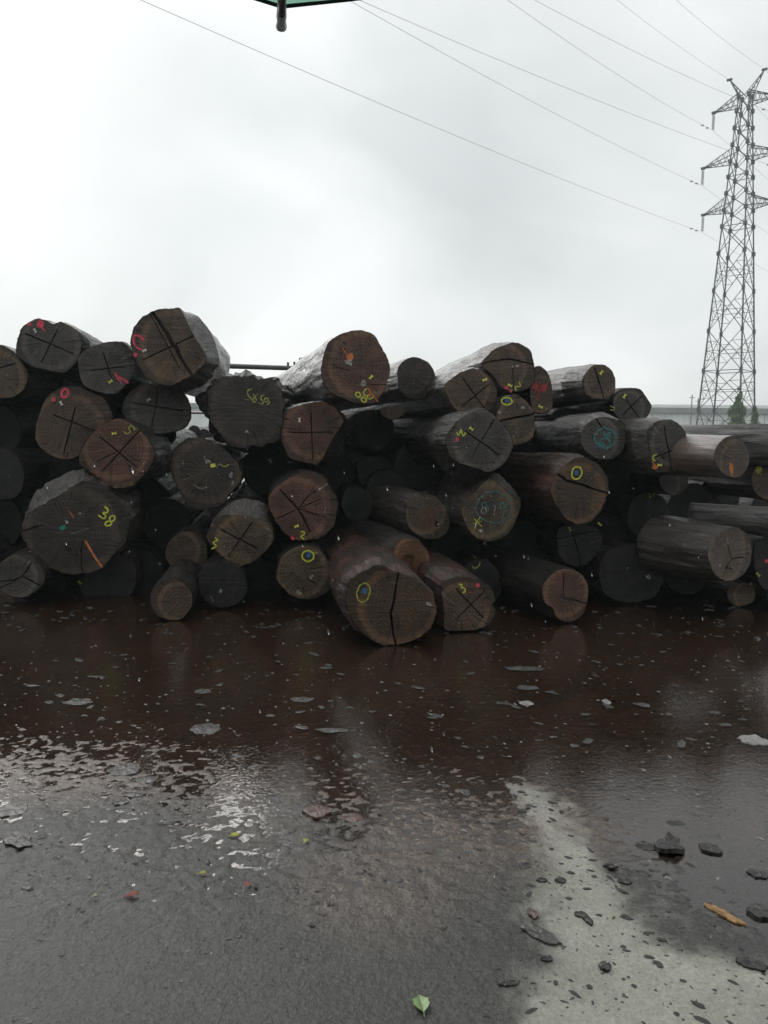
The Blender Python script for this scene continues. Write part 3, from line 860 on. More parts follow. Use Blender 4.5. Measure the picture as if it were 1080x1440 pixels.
make_log([(243,633),(259,619),(280,615),(305,624),(330,644),(342,667),(337,681),(322,696),(318,709),(296,717),(280,718),(265,715),(261,707),(246,683),(239,656)], 7.15,
  'blackish log end sprinkled with white flecks and a yellow tag', end='fleck', c=(289,667), L=6.5, rough=1.8,
  marks=[('plate','tagyellow',299.5,654.5,3.4,2.4,-8),('blob','white',292,649,3.5,3,0),('line','white',1.4,[(287,641),(290,648),(297,650)]),('blob','white',325,668,2.5,4,0),('blob','white',327,679,1.6,3,20),('line','white',1.6,[(272,681),(282,687),(293,684)]),('line','dimyellow',1.8,[(308,652),(316,656),(322,653)])])
make_log([(340,645),(360,629),(385,628),(402,640),(404,670),(392,692),(365,697),(345,682)], 7.95, 'dark log end wedged below the log numbered 5859', end='black', L=6.5, marks=[('tag','tagwhite',380,648,60)])
make_log([(401,575),(438,566),(456,564),(471,571),(486,590),(468,618),(449,654),(425,651),(406,645),(398,627),(395,612)], 7.1,
  'reddish-bottomed log end with an upright cross cut below the log numbered 83', c=(438,608), end='red', bev=0.2, L=6.5,
  poly2=[(400,573),(438,563),(456,561),(472,568),(489,583),(492,597),(490,616),(481,641),(463,660),(449,657),(425,653),(405,647),(397,628),(394,612)],
  cuts=[KX((407,608),(468,608),1.6), KX((437,580),(440,648),2)],
  marks=[('tag','tagwhite',421,590.5,90),('line','white',1.5,[(408,571),(420,568),(432,566),(444,564)])])
make_log([(451,518),(455,497),(462,481),(476,471),(497,463),(515,466),(528,472),(536,487),(546,505),(549,518),(546,536),(538,554),(528,570),(504,568),(489,564),(466,554),(454,541)], 6.95,
  'large topmost log numbered 83 in yellow with orange and white smudges', c=(500,517), end='red', bark='greylog', yaw=14, L=6.5, rough=1.1,
  cuts=[([(515,540),(530,541),(545,540)],1.2), ([(470,515),(480,518),(492,521)],1.3)],
  marks=[('ring','yellow',1.8,503.5,555,3.8,3,35),('ring','yellow',1.8,511.5,562,3.8,3,35),
         ('line','yellow',2,[(516,546),(512,550),(511.5,555),(516,556.5),(519,554)]),('line','yellow',2,[(517,556),(517,560),(522,560.5),(526,556)]),
         ('tag','tagyellow',521.5,530.5,-45),('blob','white',511,539,4.2,4.6,0),('line','orange',1.8,[(517,545),(522,553),(527,559),(532,566)]),
         ('blob','orange',492,502,5,5,40),('line','orange',2,[(481,489),(486,496),(492,503)]),('blob','white',490,509,6,3.6,10),('line','white',1.8,[(485,507),(490,511),(495,514)]),('blob','orange',519,555,2,2,0)])
make_log([(558,526),(561,514),(572,504),(585,501),(600,507),(611,520),(613,536),(608,551),(598,561),(582,563),(569,558),(560,546)], 7.55,
  'round dark log end between the log numbered 83 and the raised logs', end='dark', bark='greylog', yaw=16, L=6.5, c=(586,533))
make_log([(533,572),(567,571),(570,580),(560,589),(546,590),(536,583)], 7.5, 'small brownish log end under the round dark log', end='brown', L=2.5)
make_log([(500,578),(545,574),(556,600),(550,625),(525,637),(505,627),(498,600)], 8.0, 'dim log end in shadow right below the log numbered 83', end='black', L=6.5)
make_log([(500,642),(545,642),(553,665),(548,685),(525,692),(505,682)], 7.95, 'dim log end in shadow above the small black round log', end='black', L=6.5)
make_log([(478,710),(484,689),(503,685),(521,692),(527,710),(521,726),(508,735),(490,731)], 7.5, 'small black round log end between the red cracked log and the rotten-cored log', end='black', L=6.5)
make_log([(375,696),(402,674),(426,662),(444,663),(459,674),(464,687),(475,700),(475,720),(470,741),(454,757),(428,762),(407,757),(392,741),(379,718)], 6.7,
  'red log end with radiating cracks and a yellow figure 2 near its bottom', end='red', c=(425,713), L=6.5,
  cuts=[([(394,688),(405,701),(419,715),(428,731),(436,748)],3), ([(389,730),(404,723),(419,715)],1.6), ([(419,715),(435,708),(452,702)],1.6), ([(419,715),(439,721),(458,728)],1.6), ([(419,715),(432,700),(444,689)],1.4)],
  marks=[('line','yellow',2.2,[(423,748),(428,748),(427,752),(423,754),(428,759)]),('blob','pink',411.5,757,2.6,2.6,0),('tag','tagyellow',417,740,-20),('blob','tanstain',438,714,6,4,0),('line','white',1.6,[(447,690),(456,683),(461,680)]),('line','white',1.8,[(458,714),(456,722)])])
make_log([(289,754),(296,739),(314,724),(343,726),(381,733),(385,744),(385,762),(369,780),(353,793),(335,797),(322,790),(304,775),(292,762)], 6.65,
  'mouldy tan log end with a trimmed top edge and a diagonal cross cut', end='mossy', bark='smooth', c=(338,758), bev=0.13, L=6.5,
  poly2=[(288,754),(295,738),(308,722),(327,705),(345,703),(361,705),(376,716),(384,732),(387,744),(387,763),(370,782),(353,795),(335,799),(321,792),(303,777),(291,763)],
  cuts=[KX((309,744),(362,771),2.2), KX((354,735),(321,783),2.2)],
  marks=[('line','yellow',2.4,[(302,756),(306,759),(300,763),(304,768),(297,772)]),('blob','tanstain',336,783,20,9,0)])
make_log([(231,777),(239,757),(260,746),(280,750),(292,767),(292,788),(280,803),(262,807),(244,801),(234,788)], 7.0, 'small round brown log end left of the mouldy tan log', end='brown', L=6.5)
make_log([(209,842),(216,824),(236,812),(257,818),(271,834),(271,853),(257,871),(239,873),(218,866)], Dg(240,873), 'small round grey-brown log end standing on the wet ground', end='brown', L=6.5)
make_log([(280,800),(310,790),(340,800),(350,825),(340,848),(312,857),(288,848),(278,825)], Dg(312,857), 'black log end on the ground with two small white marks', end='black', L=6.5,
  marks=[('blob','white',310,831,2.4,3,0),('line','white',1.4,[(296,838),(300,846)])])
make_log([(388,809),(394,785),(407,772),(428,766),(449,770),(464,790),(471,811),(464,832),(446,842),(428,845),(407,837),(392,821)], 6.55,
  'speckled brown log end with a yellow-ringed blue tag, under the red cracked log', end='mossy', c=(430,806), L=6.5,
  cuts=[([(428,800),(434,814),(446,822)],1.4)],
  marks=[('ring','yellow',2.2,433,782,8.5,7.5,10),('plate','tagblue',434,780,3,4,20),('line','yellow',2,[(441,778),(447,777)]),('blob','white',420,833,4,3,30),('blob','white',438,811,2.2,3.4,40)])
make_log(circ(362,735,34), 7.9, 'black log end deep between the red cracked log and the flecked log', end='black', L=6.5)  # inner fillers, put in and toned black to darken these gaps
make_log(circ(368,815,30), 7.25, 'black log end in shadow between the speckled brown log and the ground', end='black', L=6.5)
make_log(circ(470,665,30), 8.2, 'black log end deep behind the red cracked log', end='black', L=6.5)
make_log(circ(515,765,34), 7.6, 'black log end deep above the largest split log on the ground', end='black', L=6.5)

# ---- centre right
make_log([(503,806),(534,793),(560,806),(586,814),(609,837),(615,858),(609,881),(588,899),(565,907),(539,910),(516,897),(500,881),(490,860),(486,840),(490,819)], Dg(545,908),
  'biggest log on the wet ground, split lengthwise beside a ringed blue tag', end='tan', bark='rust', c=(551,853), yaw=10, L=4.5, bev=0.12, rough=1.2,
  poly2=[(500,801),(534,788),(562,801),(588,811),(612,835),(618,858),(612,883),(590,902),(566,910),(539,912),(512,900),(494,884),(483,861),(478,838),(484,815)],
  cuts=[([(560,803),(557,827),(552,855),(549,863),(552,884),(557,912)],4.2,0.09)],
  marks=[('ring','dimyellow',2,511,833,9,13.5,14),('plate','tagblue',512,831,3.4,3.8,20),('line','wire',1.2,[(547,819),(561,820)]),('blob','white',603,849,4,3,20),('blob','stain',575,872,14,20,30)])
make_log([(545,788),(549,772),(560,761),(575,757),(591,762),(602,775),(605,788),(600,801),(586,810),(570,806),(554,796)], 6.35,
  'small orange log end with a dark rotten core above the biggest ground log', end='orange', yaw=19, L=6.5, c=(576,784), bark='bark',
  poly2=[(538,785),(541,768),(556,756),(575,753),(593,759),(605,774),(607,789),(602,803),(587,812),(568,809),(549,799)], bev=0.09,
  cuts=[('hole',575,787,9,8.5,0.07)], marks=[('blob','stain',577,780,20,16,0)])
make_log([(570,720),(575,705),(591,694),(611,696),(627,713),(634,731),(630,749),(617,758),(599,759),(583,751),(573,739)], 6.7,
  'round wet brown log end with a rough rotten middle, left of the circled 819 log', end='mossy', yaw=19, L=6.5, bark='smooth', c=(603,726), cuts=[('hole',616,738,5,4.5,0.05)], marks=[('blob','stain',600,728,14,14,0),('blob','white',617,737,2.5,2,0)])
make_log([(624,884),(623,847),(618,819),(645,811),(674,814),(694,832),(697,845),(692,851),(697,858),(696,866),(684,882),(663,887),(632,888)], Dg(660,889),
  'flat-bottomed log on the ground with a yellow figure 3', end='brown', bark='rust', c=(659,850), yaw=13, L=6.5, bev=0.14,
  poly2=[(619,885),(612,850),(604,815),(614,800),(640,803),(674,811),(697,830),(700,845),(699,866),(686,885),(663,889),(632,891)],
  cuts=[KX((641,828),(680,869),2), KX((682,831),(640,872),2)],
  marks=[('line','yellow',2.4,[(645,822),(650,822),(648,826),(653,827),(654,832),(650,833)]),('blob','pink',672,823,3,3,0),('line','pink',2,[(659,834),(664,832)])])
make_log([(650,795),(680,783),(702,800),(707,830),(696,850),(670,845),(652,825)], 6.85, 'black log end behind the flat-bottomed ground log', end='black', L=6.5, c=(680,816), marks=[('line','dimyellow',1.8,[(664,795),(667,799),(673,796),(675,790)]),('line','dimyellow',1.4,[(666,781),(669,786)])])
make_log([(649,715),(656,705),(674,684),(690,670),(726,702),(733,708),(731,718),(719,749),(703,759),(685,763),(669,757),(656,741),(650,726)], 6.65,
  'brown log end with a faint circled 819 and a yellow star', end='mossy', bark='smooth', c=(691,718), bev=0.12, L=6.5,
  poly2=[(645,716),(650,703),(672,682),(693,666),(706,668),(722,680),(733,696),(736,704),(733,719),(721,750),(704,761),(685,765),(668,759),(654,743),(646,728)],
  marks=[('ring','cyan',1.5,694,713,25,22,0),('ring','cyan',1.6,681,710,3.2,3.8,10),('ring','white',1.4,680,718,3.6,4.4,10),('line','cyan',1.8,[(684,711),(687,716),(683,720)]),('line','white',1.6,[(693,712),(697,711),(695,718),(695,725)]),
         ('ring','cyan',1.5,706,711,3.4,4.4,0),('line','cyan',1.5,[(711,706),(710,716),(707,727),(705,731)]),
         ('line','yellow',2,[(667,730),(678,741)]),('line','yellow',1.8,[(675,727),(670,735),(667,744)]),('line','yellow',1.4,[(665,736),(677,733)]),('blob','white',676,746,3,2.4,30)])
make_log([(625,621),(629,608),(646,590),(664,579),(681,574),(695,584),(716,605),(723,626),(716,644),(705,657),(690,665),(642,651),(630,640)], 6.6,
  'large grey flared log end with a yellow scribble over a pink dot', end='grey', bark='bark', c=(675,620), yaw=15, L=6.5, neck=0.26, bev=0.16, rough=1.3,
  poly2=[(622,622),(626,607),(643,587),(662,576),(681,572),(697,582),(718,604),(726,626),(719,645),(708,659),(694,674),(672,684),(648,682),(636,662),(627,641)],
  cuts=[KX((654,605),(702,641),2.4), KX((695,590),(677,620),1.8), KX((674,622),(663,646),1.2)],
  marks=[('line','yellow',2.4,[(642,608),(645,612),(648,604),(651,613),(655,608)]),('blob','pink',643,618,2.8,2.6,0),('tag','tagyellow',662.5,603,35)])
make_log([(697,582),(703,569),(713,557),(729,556),(741,564),(751,577),(753,597),(751,616),(739,624),(720,627),(700,610)], 6.9,
  'tan log end with a wide level crack, behind the flared log', end='mossy', c=(722,592), L=6.5,
  cuts=[([(703,592),(716,589),(734,586),(756,581)],3.4,0.08)],
  marks=[('ring','yellow',2,712.5,564,7.5,5.2,5),('plate','tagblue',713,563,3,2.6,0),('blob','white',735,573,3,2,0),('blob','white',702,580,2.5,1.6,0)])
make_log([(624,546),(627,538),(646,524),(664,518),(677,520),(690,530),(699,546),(700,561),(695,577),(681,578),(664,583),(648,584),(635,571)], 7.05,
  'grey log end with a diagonal cross cut and a yellow clip, above the flared log', end='brown', bark='greylog', c=(662,550), yaw=11, L=6.5, bev=0.14,
  poly2=[(618,545),(622,534),(642,520),(663,514),(679,517),(693,528),(702,546),(703,562),(697,579),(681,581),(664,586),(646,587),(630,572)],
  cuts=[KX((651,532),(681,574),1.8), KX((688,540),(648,573),1.8)], marks=[('tag','tagyellow',681.5,534,-20)])
make_log([(677,509),(694,491),(726,480),(747,492),(751,512),(752,538),(741,548),(721,552),(705,546),(695,530),(679,517)], 7.4,
  'angular topmost log with a long level crack and a yellow hooked 7', end='brown', bark='greylog', c=(716,516), yaw=6.5, L=6.5, bev=0.25,
  poly2=[(668,512),(684,486),(702,479),(727,477),(749,490),(753,512),(754,539),(743,551),(720,555),(702,549),(688,535),(670,524)],
  cuts=[([(677,511),(700,507),(718,505),(735,509),(752,512)],2.6,0.07), KX((721,512),(722,548),1.4)],
  marks=[('line','yellow',1.7,[(730,536.5),(731.5,543.5),(724.5,544),(726,550)]),('tag','tagyellow',717,542,25),('blob','pink',712,545,3,2.4,20),('blob','pink',718,550,2,2,0),('blob','white',727,515,3,1.6,0),('blob','white',720.5,515.5,1.2,2.2,0)])
make_log([(751,516),(760,514),(770,522),(776,538),(778,564),(775,579),(762,582),(748,580),(744,548)], 7.6,
  'narrow brown log end covered in red scrawled writing', end='brown', c=(762,548), L=6.5,
  marks=[('line','red',2.6,[(747,546),(751,541),(755,547)]),('line','red',2.4,[(751,553),(755,548),(758,554),(754,559),(758,563)]),('line','red',2.8,[(763,549),(764,542),(768,540),(767,548),(763,551)]),('line','red',2.4,[(757,537),(760,543),(759,551)]),('blob','red',752,543,4.5,4,0),('blob','red',765,545,4,5.5,20),
         ('tag','tagyellow',760,572,25),('line','white',1.2,[(744.5,557.2),(752.5,557.6)]),('line','dimyellow',1.6,[(766,573),(769,576)])])
make_log(circ(640,775,36), 7.4, 'black log end deep below the circled 819 log', end='black', L=6.5)  # more black fillers added behind the ends for dark gaps
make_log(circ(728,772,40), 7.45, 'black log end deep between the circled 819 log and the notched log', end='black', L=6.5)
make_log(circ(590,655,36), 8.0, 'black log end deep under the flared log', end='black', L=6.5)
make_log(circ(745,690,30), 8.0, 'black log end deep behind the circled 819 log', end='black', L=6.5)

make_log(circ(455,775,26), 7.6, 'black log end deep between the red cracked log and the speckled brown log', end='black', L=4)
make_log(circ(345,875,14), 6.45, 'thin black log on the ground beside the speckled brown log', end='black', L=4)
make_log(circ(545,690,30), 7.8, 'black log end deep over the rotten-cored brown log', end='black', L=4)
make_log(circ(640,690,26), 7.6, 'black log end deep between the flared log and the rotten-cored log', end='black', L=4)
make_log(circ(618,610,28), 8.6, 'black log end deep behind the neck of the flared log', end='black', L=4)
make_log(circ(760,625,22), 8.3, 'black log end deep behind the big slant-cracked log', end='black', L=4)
# ---- right
make_log([(819,532),(833,513),(850,512),(861,521),(866,534),(865,550),(856,561),(844,562),(833,561),(822,554),(819,543)], 7.5,
  'faceted topmost log with a slanting dark crack and one yellow clip', end='brown', bark='smooth', c=(843,538), yaw=10, L=6.5, bev=0.3,
  poly2=[(806,535),(815,519),(832,510),(851,509),(864,519),(869,534),(868,551),(858,564),(844,565),(830,564),(814,557),(807,546)],
  cuts=[([(836,518),(842,535),(849,560)],2.4)], marks=[('tag','tagyellow',845.5,524,-50),('blob','tanstain',832,541,5,3,-20),('line','white',1.5,[(828,543),(835,540)])])
make_log([(862,558),(870,547),(896,545),(904,550),(914,566),(917,573),(911,586),(899,593),(878,595),(862,581)], 7.65,
  'grey log end with a diagonal cross cut at the end of the top row', end='grey', c=(889,570), L=6.5,
  cuts=[KX((875,584),(902,557),1.8), KX((880,562),(900,589),1.6)], marks=[('tag','tagyellow',878,557,-55),('line','dimyellow',1.8,[(858,571),(863,573),(863,577),(858,576)])])
make_log([(775,592),(778,578),(790,573),(812,575),(835,580),(838,596),(805,600)], 8.0, 'dim log end behind the log with the green-blue chalk patch', end='black', L=2.5)
make_log([(816,610),(823,597),(839,587),(852,586),(877,592),(880,602),(882,617),(875,636),(860,647),(841,646),(823,636),(817,625)], 7.0,
  'log with a green-blue chalk patch on its end and a wet shining top', end='grey', bark='greylog', c=(849,616), yaw=6, L=6.5, bev=0.1,
  poly2=[(812,611),(820,593),(838,582),(852,579),(874,587),(883,601),(885,618),(877,638),(861,650),(840,649),(820,639),(813,626)],
  cuts=[([(838,588),(844,597),(850,605)],2.2)],
  marks=[('ring','cyan',2.5,851,616,15,14,0),('line','cyan',2.5,[(849,606),(850,613),(857,618),(858,624)]),('ring','cyan',2.2,850,623,7,6.5,0),('blob','cyan',845,626,6,4,30),('blob','cyan',856,611,4,4,0),('line','white',1.6,[(835,609),(840,612)]),('line','white',1.6,[(854,628),(855,636)])])
make_log([(911,604),(922,592),(943,589),(956,597),(966,612),(970,630),(969,651),(956,663),(940,665),(922,665),(914,646),(911,625)], 6.85,
  'thick log end with an upright cross cut and a yellow 5 over an orange smear', end='grey', bark='smooth', c=(940,627), yaw=9, L=6.5, bev=0.14,
  poly2=[(900,606),(908,590),(920,586),(944,585),(959,594),(969,611),(973,630),(972,652),(958,666),(940,668),(918,668),(905,648),(900,626)],
  cuts=[([(934,600),(940,633),(945,664)],2.2), KX((966,625),(921,643),1.8), ([(931,642),(932,645)],3)],
  marks=[('line','yellow',2.2,[(924,639),(919,641),(918,646),(922,648)]),('tag','tagyellow',927.5,654,5),('line','orange',2.6,[(917,648),(920,654),(922,659)]),('blob','orange',921,657,4,3.4,0)])
make_log([(776,679),(789,658),(807,645),(825,643),(846,656),(856,674),(856,694),(851,707),(843,723),(827,736),(812,739),(796,731),(781,710),(774,692)], 6.6,
  'big log with a wide slanting crack and a reddish shining flank', end='tan', bark='rust', c=(816,690), yaw=12, L=6.5, bev=0.12, rough=1.2,
  poly2=[(771,680),(784,656),(804,641),(825,639),(849,653),(859,673),(859,695),(854,709),(845,726),(828,739),(812,742),(793,734),(777,712),(769,693)],
  cuts=[([(774,658),(786,668),(796,676),(817,681),(838,689),(859,695)],4.0,0.09)],
  marks=[('ring','yellow',2.2,811,665,7,9,20),('plate','tagblue',810,665,2.6,3.4,10),('blob','tanstain',836,706,8,16,10),('line','cyan',1.5,[(780,660),(778,668)])])
make_log([(781,754),(786,741),(802,736),(845,742),(848,767),(835,785),(817,799),(788,790)], 6.95, 'dim cracked log end between the big slant-cracked log and the notched ground log', end='black', c=(815,765), L=6.5,
  cuts=[([(803,745),(812,770),(817,796)],1.8), ([(783,758),(810,752),(846,745)],1.6)], marks=[('tag','dimyellow',801,744,60),('tag','dimyellow',843,737,40)])
make_log([(761,829),(768,814),(781,802),(801,799),(820,808),(829,824),(827,847),(820,866),(807,875),(791,875),(781,868),(778,855),(765,850)], Dg(800,877),
  'heart-shaped notched log end on the ground with pink paint on its flank', end='red', bark='bark', c=(797,836), yaw=17, L=6.5,
  cuts=[([(791,804),(793,822),(792,840)],1.8), ([(792,840),(808,844),(827,849)],1.8)])
make_log([(1003,646),(1007,628),(1020,614),(1036,612),(1049,625),(1055,643),(1051,661),(1039,673),(1023,671),(1010,659)], 6.55,
  'smooth pale-sided log with an orange stain on its dark round end', end='brown', bark='pale', c=(1029,643), yaw=28, L=6.5, rough=0.5,
  marks=[('blob','orange',1028,658,3,8,-5),('blob','stain',1027,633,4,5,0),('line','orange',3,[(1027,652),(1029,663),(1029,670)])])
make_log(circ(1190,630,37), 6.9, 'long grey weathered log lying aslant in front of the pylon', end='brown', bark='greylog', yaw=50, L=4.2, rough=1.6, rad=0.205)
make_log([(1055,675),(1062,656),(1080,646),(1100,652),(1115,675),(1108,698),(1085,706),(1063,697)], 7.3,
  'log end with a green-yellow mark under the long grey weathered log', end='brown', L=2.8, marks=[('blob','dimyellow',1067,661,4,5,20),('line','dimyellow',2,[(1064,655),(1070,668)])])
make_log(circ(1135,735,20), 6.6, 'thin log with a bright wet top lying crosswise among the shadows', end='dark', bark='greylog', yaw=58, L=0.95, rough=0.7, rad=0.12)
make_log([(993,771),(1000,760),(1017,747),(1034,741),(1047,745),(1054,756),(1058,771),(1056,793),(1047,808),(1032,817),(1017,818),(1004,808),(997,790)], 6.5,
  'log with a star-cracked end and a red scrape on its split flank', end='brown', bark='smooth', c=(1027,780), yaw=36, L=0.72, rough=1.3,
  cuts=[([(1023,765),(1026,776),(1029,786)],2), ([(1029,786),(1037,784),(1046,784)],2), ([(1029,786),(1022,796),(1015,814)],2), ([(1019,797),(1030,801)],1.6)],
  marks=[('line','wire',1.2,[(1017,767),(1031,760)])])
make_log([(1021,834),(1028,821),(1058,819),(1064,834),(1058,849),(1037,854),(1026,847)], Dg(1040,854), 'small log end on the ground under the star-cracked log', end='brown', L=2.4, marks=[('line','stain',2.5,[(1040,845),(1048,832)])])
make_log([(1058,762),(1075,755),(1095,760),(1110,790),(1100,825),(1078,835),(1062,812)], 6.8, 'dark log end with a pink dot, cut off by the picture edge', end='black', c=(1084,793), L=5, marks=[('blob','pink',1078,789,2.5,2.5,0),('tag','dimyellow',1066,808,50)])
make_log([(925,668),(968,660),(968,684),(953,697),(940,695),(930,687)], 7.3, 'dim log end hanging just below the thick log with the yellow 5', end='grey', L=5)
make_log([(885,705),(905,690),(935,698),(945,725),(930,755),(900,760),(880,740)], 7.5, 'black log end with faint yellow marks below the thick log with the yellow 5', end='black', L=5, marks=[('line','dimyellow',1.5,[(912,694),(916,698),(921,692)]),('blob','dimyellow',914,699,1.5,1.5,0)])
make_log([(850,772),(895,765),(925,785),(936,815),(922,842),(880,850),(848,838),(840,805)], 6.95, 'big black log end on the ground with one white spot', end='black', L=6.5, c=(888,810), marks=[('blob','white',911.5,811,3,4.2,0),('line','white',1.2,[(880,802),(884,797)])])
make_log(circ(975,715,36), 8.0, 'black log end deep behind the crosswise thin log', end='black', L=5)  # black fillers added to darken the gaps of this part
make_log(circ(1010,700,30), 8.1, 'black log end deep under the smooth pale-sided log', end='black', L=5)
make_log(circ(965,805,32), 7.2, 'black log end on the ground beside the star-cracked log', end='black', L=5)
make_log(circ(870,690,34), 7.9, 'black log end deep beside the big slant-cracked log', end='black', L=6.5)
make_log(circ(880,752,26), 7.6, 'black log end deep over the big black log with one white spot', end='black', L=6.5)

make_log(circ(1100,838,22), 6.95, 'black log end on the ground at the picture edge under the pink-dotted log', end='black', L=4)  # fillers added to stop sky light showing through at this edge
make_log(circ(1095,722,40), 8.6, 'black log end deep at the picture edge behind the crosswise thin log', end='black', L=3)
make_log(circ(1140,800,50), 8.2, 'black log end beyond the pink-dotted log at the picture edge', end='black', L=3)
# cut the grooves
bpy.context.view_layer.update()
for cap, cs in pending:
    for c_ in cs:
        md = cap.modifiers.new('groove', 'BOOLEAN')
        md.operation = 'DIFFERENCE'; md.solver = 'EXACT'; md.object = c_; md.use_self = True; md.use_hole_tolerant = True
dg = bpy.context.evaluated_depsgraph_get()
done = []
for cap, cs in pending:
    me = bpy.data.meshes.new_from_object(cap.evaluated_get(dg))
    done.append((cap, me, cs))
for cap, me, cs in done:
    cap.modifiers.clear()
    if len(me.polygons) <= len(cap.data.polygons): print('groove not cut on', cap.parent['label'])
    if len(me.polygons) > 10:
        old = cap.data; cap.data = me; me.name = 'end_face'
        bpy.data.meshes.remove(old)
    for c_ in cs:
        d_ = c_.data
        bpy.data.objects.remove(c_); bpy.data.meshes.remove(d_)

# ------------------------------------------------------------------ transmission tower
STEEL = plain('weathered_galvanised_steel', (0.10, 0.103, 0.105), 0.55, metallic=0.2, bscale=3.0)
INSUL = plain('insulator_porcelain', (0.20, 0.19, 0.18), 0.35)
TD = 70.0
base = at(1020.5, 597, TD)
TX, TY = base.x, base.y
tower = empty('transmission_tower', (TX, TY, 0), 'tall steel lattice power pylon rising behind the log stack', 'pylon')
tower.rotation_euler = (0, 0, R(-44))
def half(z):
    return 2.01 - 0.0509 * z
SG = ((-1, -1), (1, -1), (1, 1), (-1, 1))
def corner(k, z):
    return Vector((SG[k][0] * half(z), SG[k][1] * half(z), z))
ZT = 31.1
for k in range(4):
    mb = MB(); mb.bar(corner(k, -0.2), corner(k, ZT), 0.085, 4, 0.055)
    lev0 = [1.0, 4.5, 8.0, 11.7, 15.3, 18.7]
    mb.build('leg', STEEL, tower)
levels = [0.9, 4.3, 7.7, 11.2, 14.7, 17.9, 20.2, 21.6, 23.0, 24.4, 25.7, 27.1, 28.5, 29.9, 31.1]
for i in range(len(levels) - 1):
    z0, z1 = levels[i], levels[i + 1]
    mb = MB()
    rb = 0.034 if z0 < 20 else 0.03
    for k in range(4):
        a0, a1 = corner(k, z0), corner(k, z1); b0, b1 = corner((k + 1) % 4, z0), corner((k + 1) % 4, z1)
        mb.bar(a0, b1, rb); mb.bar(b0, a1, rb)
        if z1 - z0 > 3:
            mid = (a0 + b1 + b0 + a1) / 4
            mb.bar((a0 + a1) / 2, (b0 + b1) / 2, 0.024)
            for s0, s1 in ((a0, a1), (b0, b1)):
                for fr_ in (0.27, 0.73):
                    ed = s0.lerp(s1, fr_)
                    dg_ = (s0 if fr_ < .5 else s1).lerp(mid, 0.54 if fr_ < .5 else 0.54)
                    mb.bar(ed, dg_, 0.02)
                    mb.bar((s0 + s1) / 2, dg_, 0.02)
        if i in (2, 6, 9, 12) or z0 < 1: mb.bar(a0, b0, 0.032)
    mb.build('lattice_bracing', STEEL, tower)
mb = MB()
for z in levels[1:]:
    for k in range(4):
        p = corner(k, z); mb.box(p, (0.13, 0.13, 0.17) if z > 15 else (0.11, 0.11, 0.2))
tag(mb.build('gusset_plates', STEEL, tower), kind='stuff')
tips = {}
for zi, (zr, ln) in enumerate(((21.7, 2.2), (25.8, 2.65), (30.4, 2.2))):
    for sx in (-1, 1):
        mb = MB()
        h = half(zr)
        tip = Vector((sx * (h + ln), 0, zr + 0.05))
        lo = [Vector((sx * h, y, zr)) for y in (-h, h)]
        hi = [Vector((sx * half(zr + 1.05), y, zr + 1.05)) for y in (-half(zr + 1.05), half(zr + 1.05))]
        for p in lo + hi: mb.bar(p, tip, 0.04)
        nseg = 5
        for y in (0, 1):
            prev = None
            for s in range(nseg):
                f0, f1 = s / nseg, (s + 0.5) / nseg
                a_, b_ = lo[y].lerp(tip, f0), hi[y].lerp(tip, f1)
                mb.bar(a_, b_, 0.02); mb.bar(b_, lo[y].lerp(tip, (s + 1) / nseg), 0.02)
        for s in range(nseg):
            mb.bar(lo[0].lerp(tip, s / nseg), lo[1].lerp(tip, (s + 1) / nseg), 0.02)
            mb.bar(lo[0].lerp(tip, s / nseg), lo[1].lerp(tip, s / nseg), 0.02)
            mb.bar(hi[0].lerp(tip, s / nseg), hi[1].lerp(tip, (s + 1) / nseg), 0.02)
        mb.box(tip, (0.16, 0.12, 0.10))
        arm = mb.build('cross_arm', STEEL, tower)
        for oy in (-0.14, 0.14):
            mb = MB()
            top = tip + Vector((0, oy, -0.1))
            mb.bar(top, top + Vector((0, 0, -1.35)), 0.018)
            for q in range(9):
                c0 = top + Vector((0, 0, -0.12 - q * 0.135))
                mb.bar(c0, c0 + Vector((0, 0, -0.05)), 0.03, 8, 0.085)
            mb.build('insulator_string', INSUL, arm)
        tips[(sx, zi)] = tip + Vector((0, 0, -1.5))
for sx in (-1, 1):
    mb = MB()
    tip = Vector((sx * 1.45, 0, 32.9))
    bs = [corner(k, ZT) for k in range(4)]
    rt_ = [p for p in bs if p.x * sx > 0] + [Vector((sx * .05, y, ZT + 0.1)) for y in (-.3, .3)]
    for p in rt_: mb.bar(p, tip, 0.038)
    for s in range(5):
        f0, f1 = s / 5, (s + 1) / 5
        mb.bar(rt_[0].lerp(tip, f0), rt_[2].lerp(tip, f1), 0.02); mb.bar(rt_[1].lerp(tip, f0), rt_[3].lerp(tip, f1), 0.02)
        mb.bar(rt_[0].lerp(tip, f0), rt_[1].lerp(tip, f1), 0.02); mb.bar(rt_[2].lerp(tip, f0), rt_[0].lerp(tip, f0), 0.02)
    mb.box(tip, (0.22, 0.1, 0.07))
    mb.build('earth_wire_peak', STEEL, tower)
    tips[(sx, 9)] = tip
bpy.context.view_layer.update()
twm = Matrix.Translation((TX, TY, 0)) @ Matrix.Rotation(R(-44), 4, 'Z')

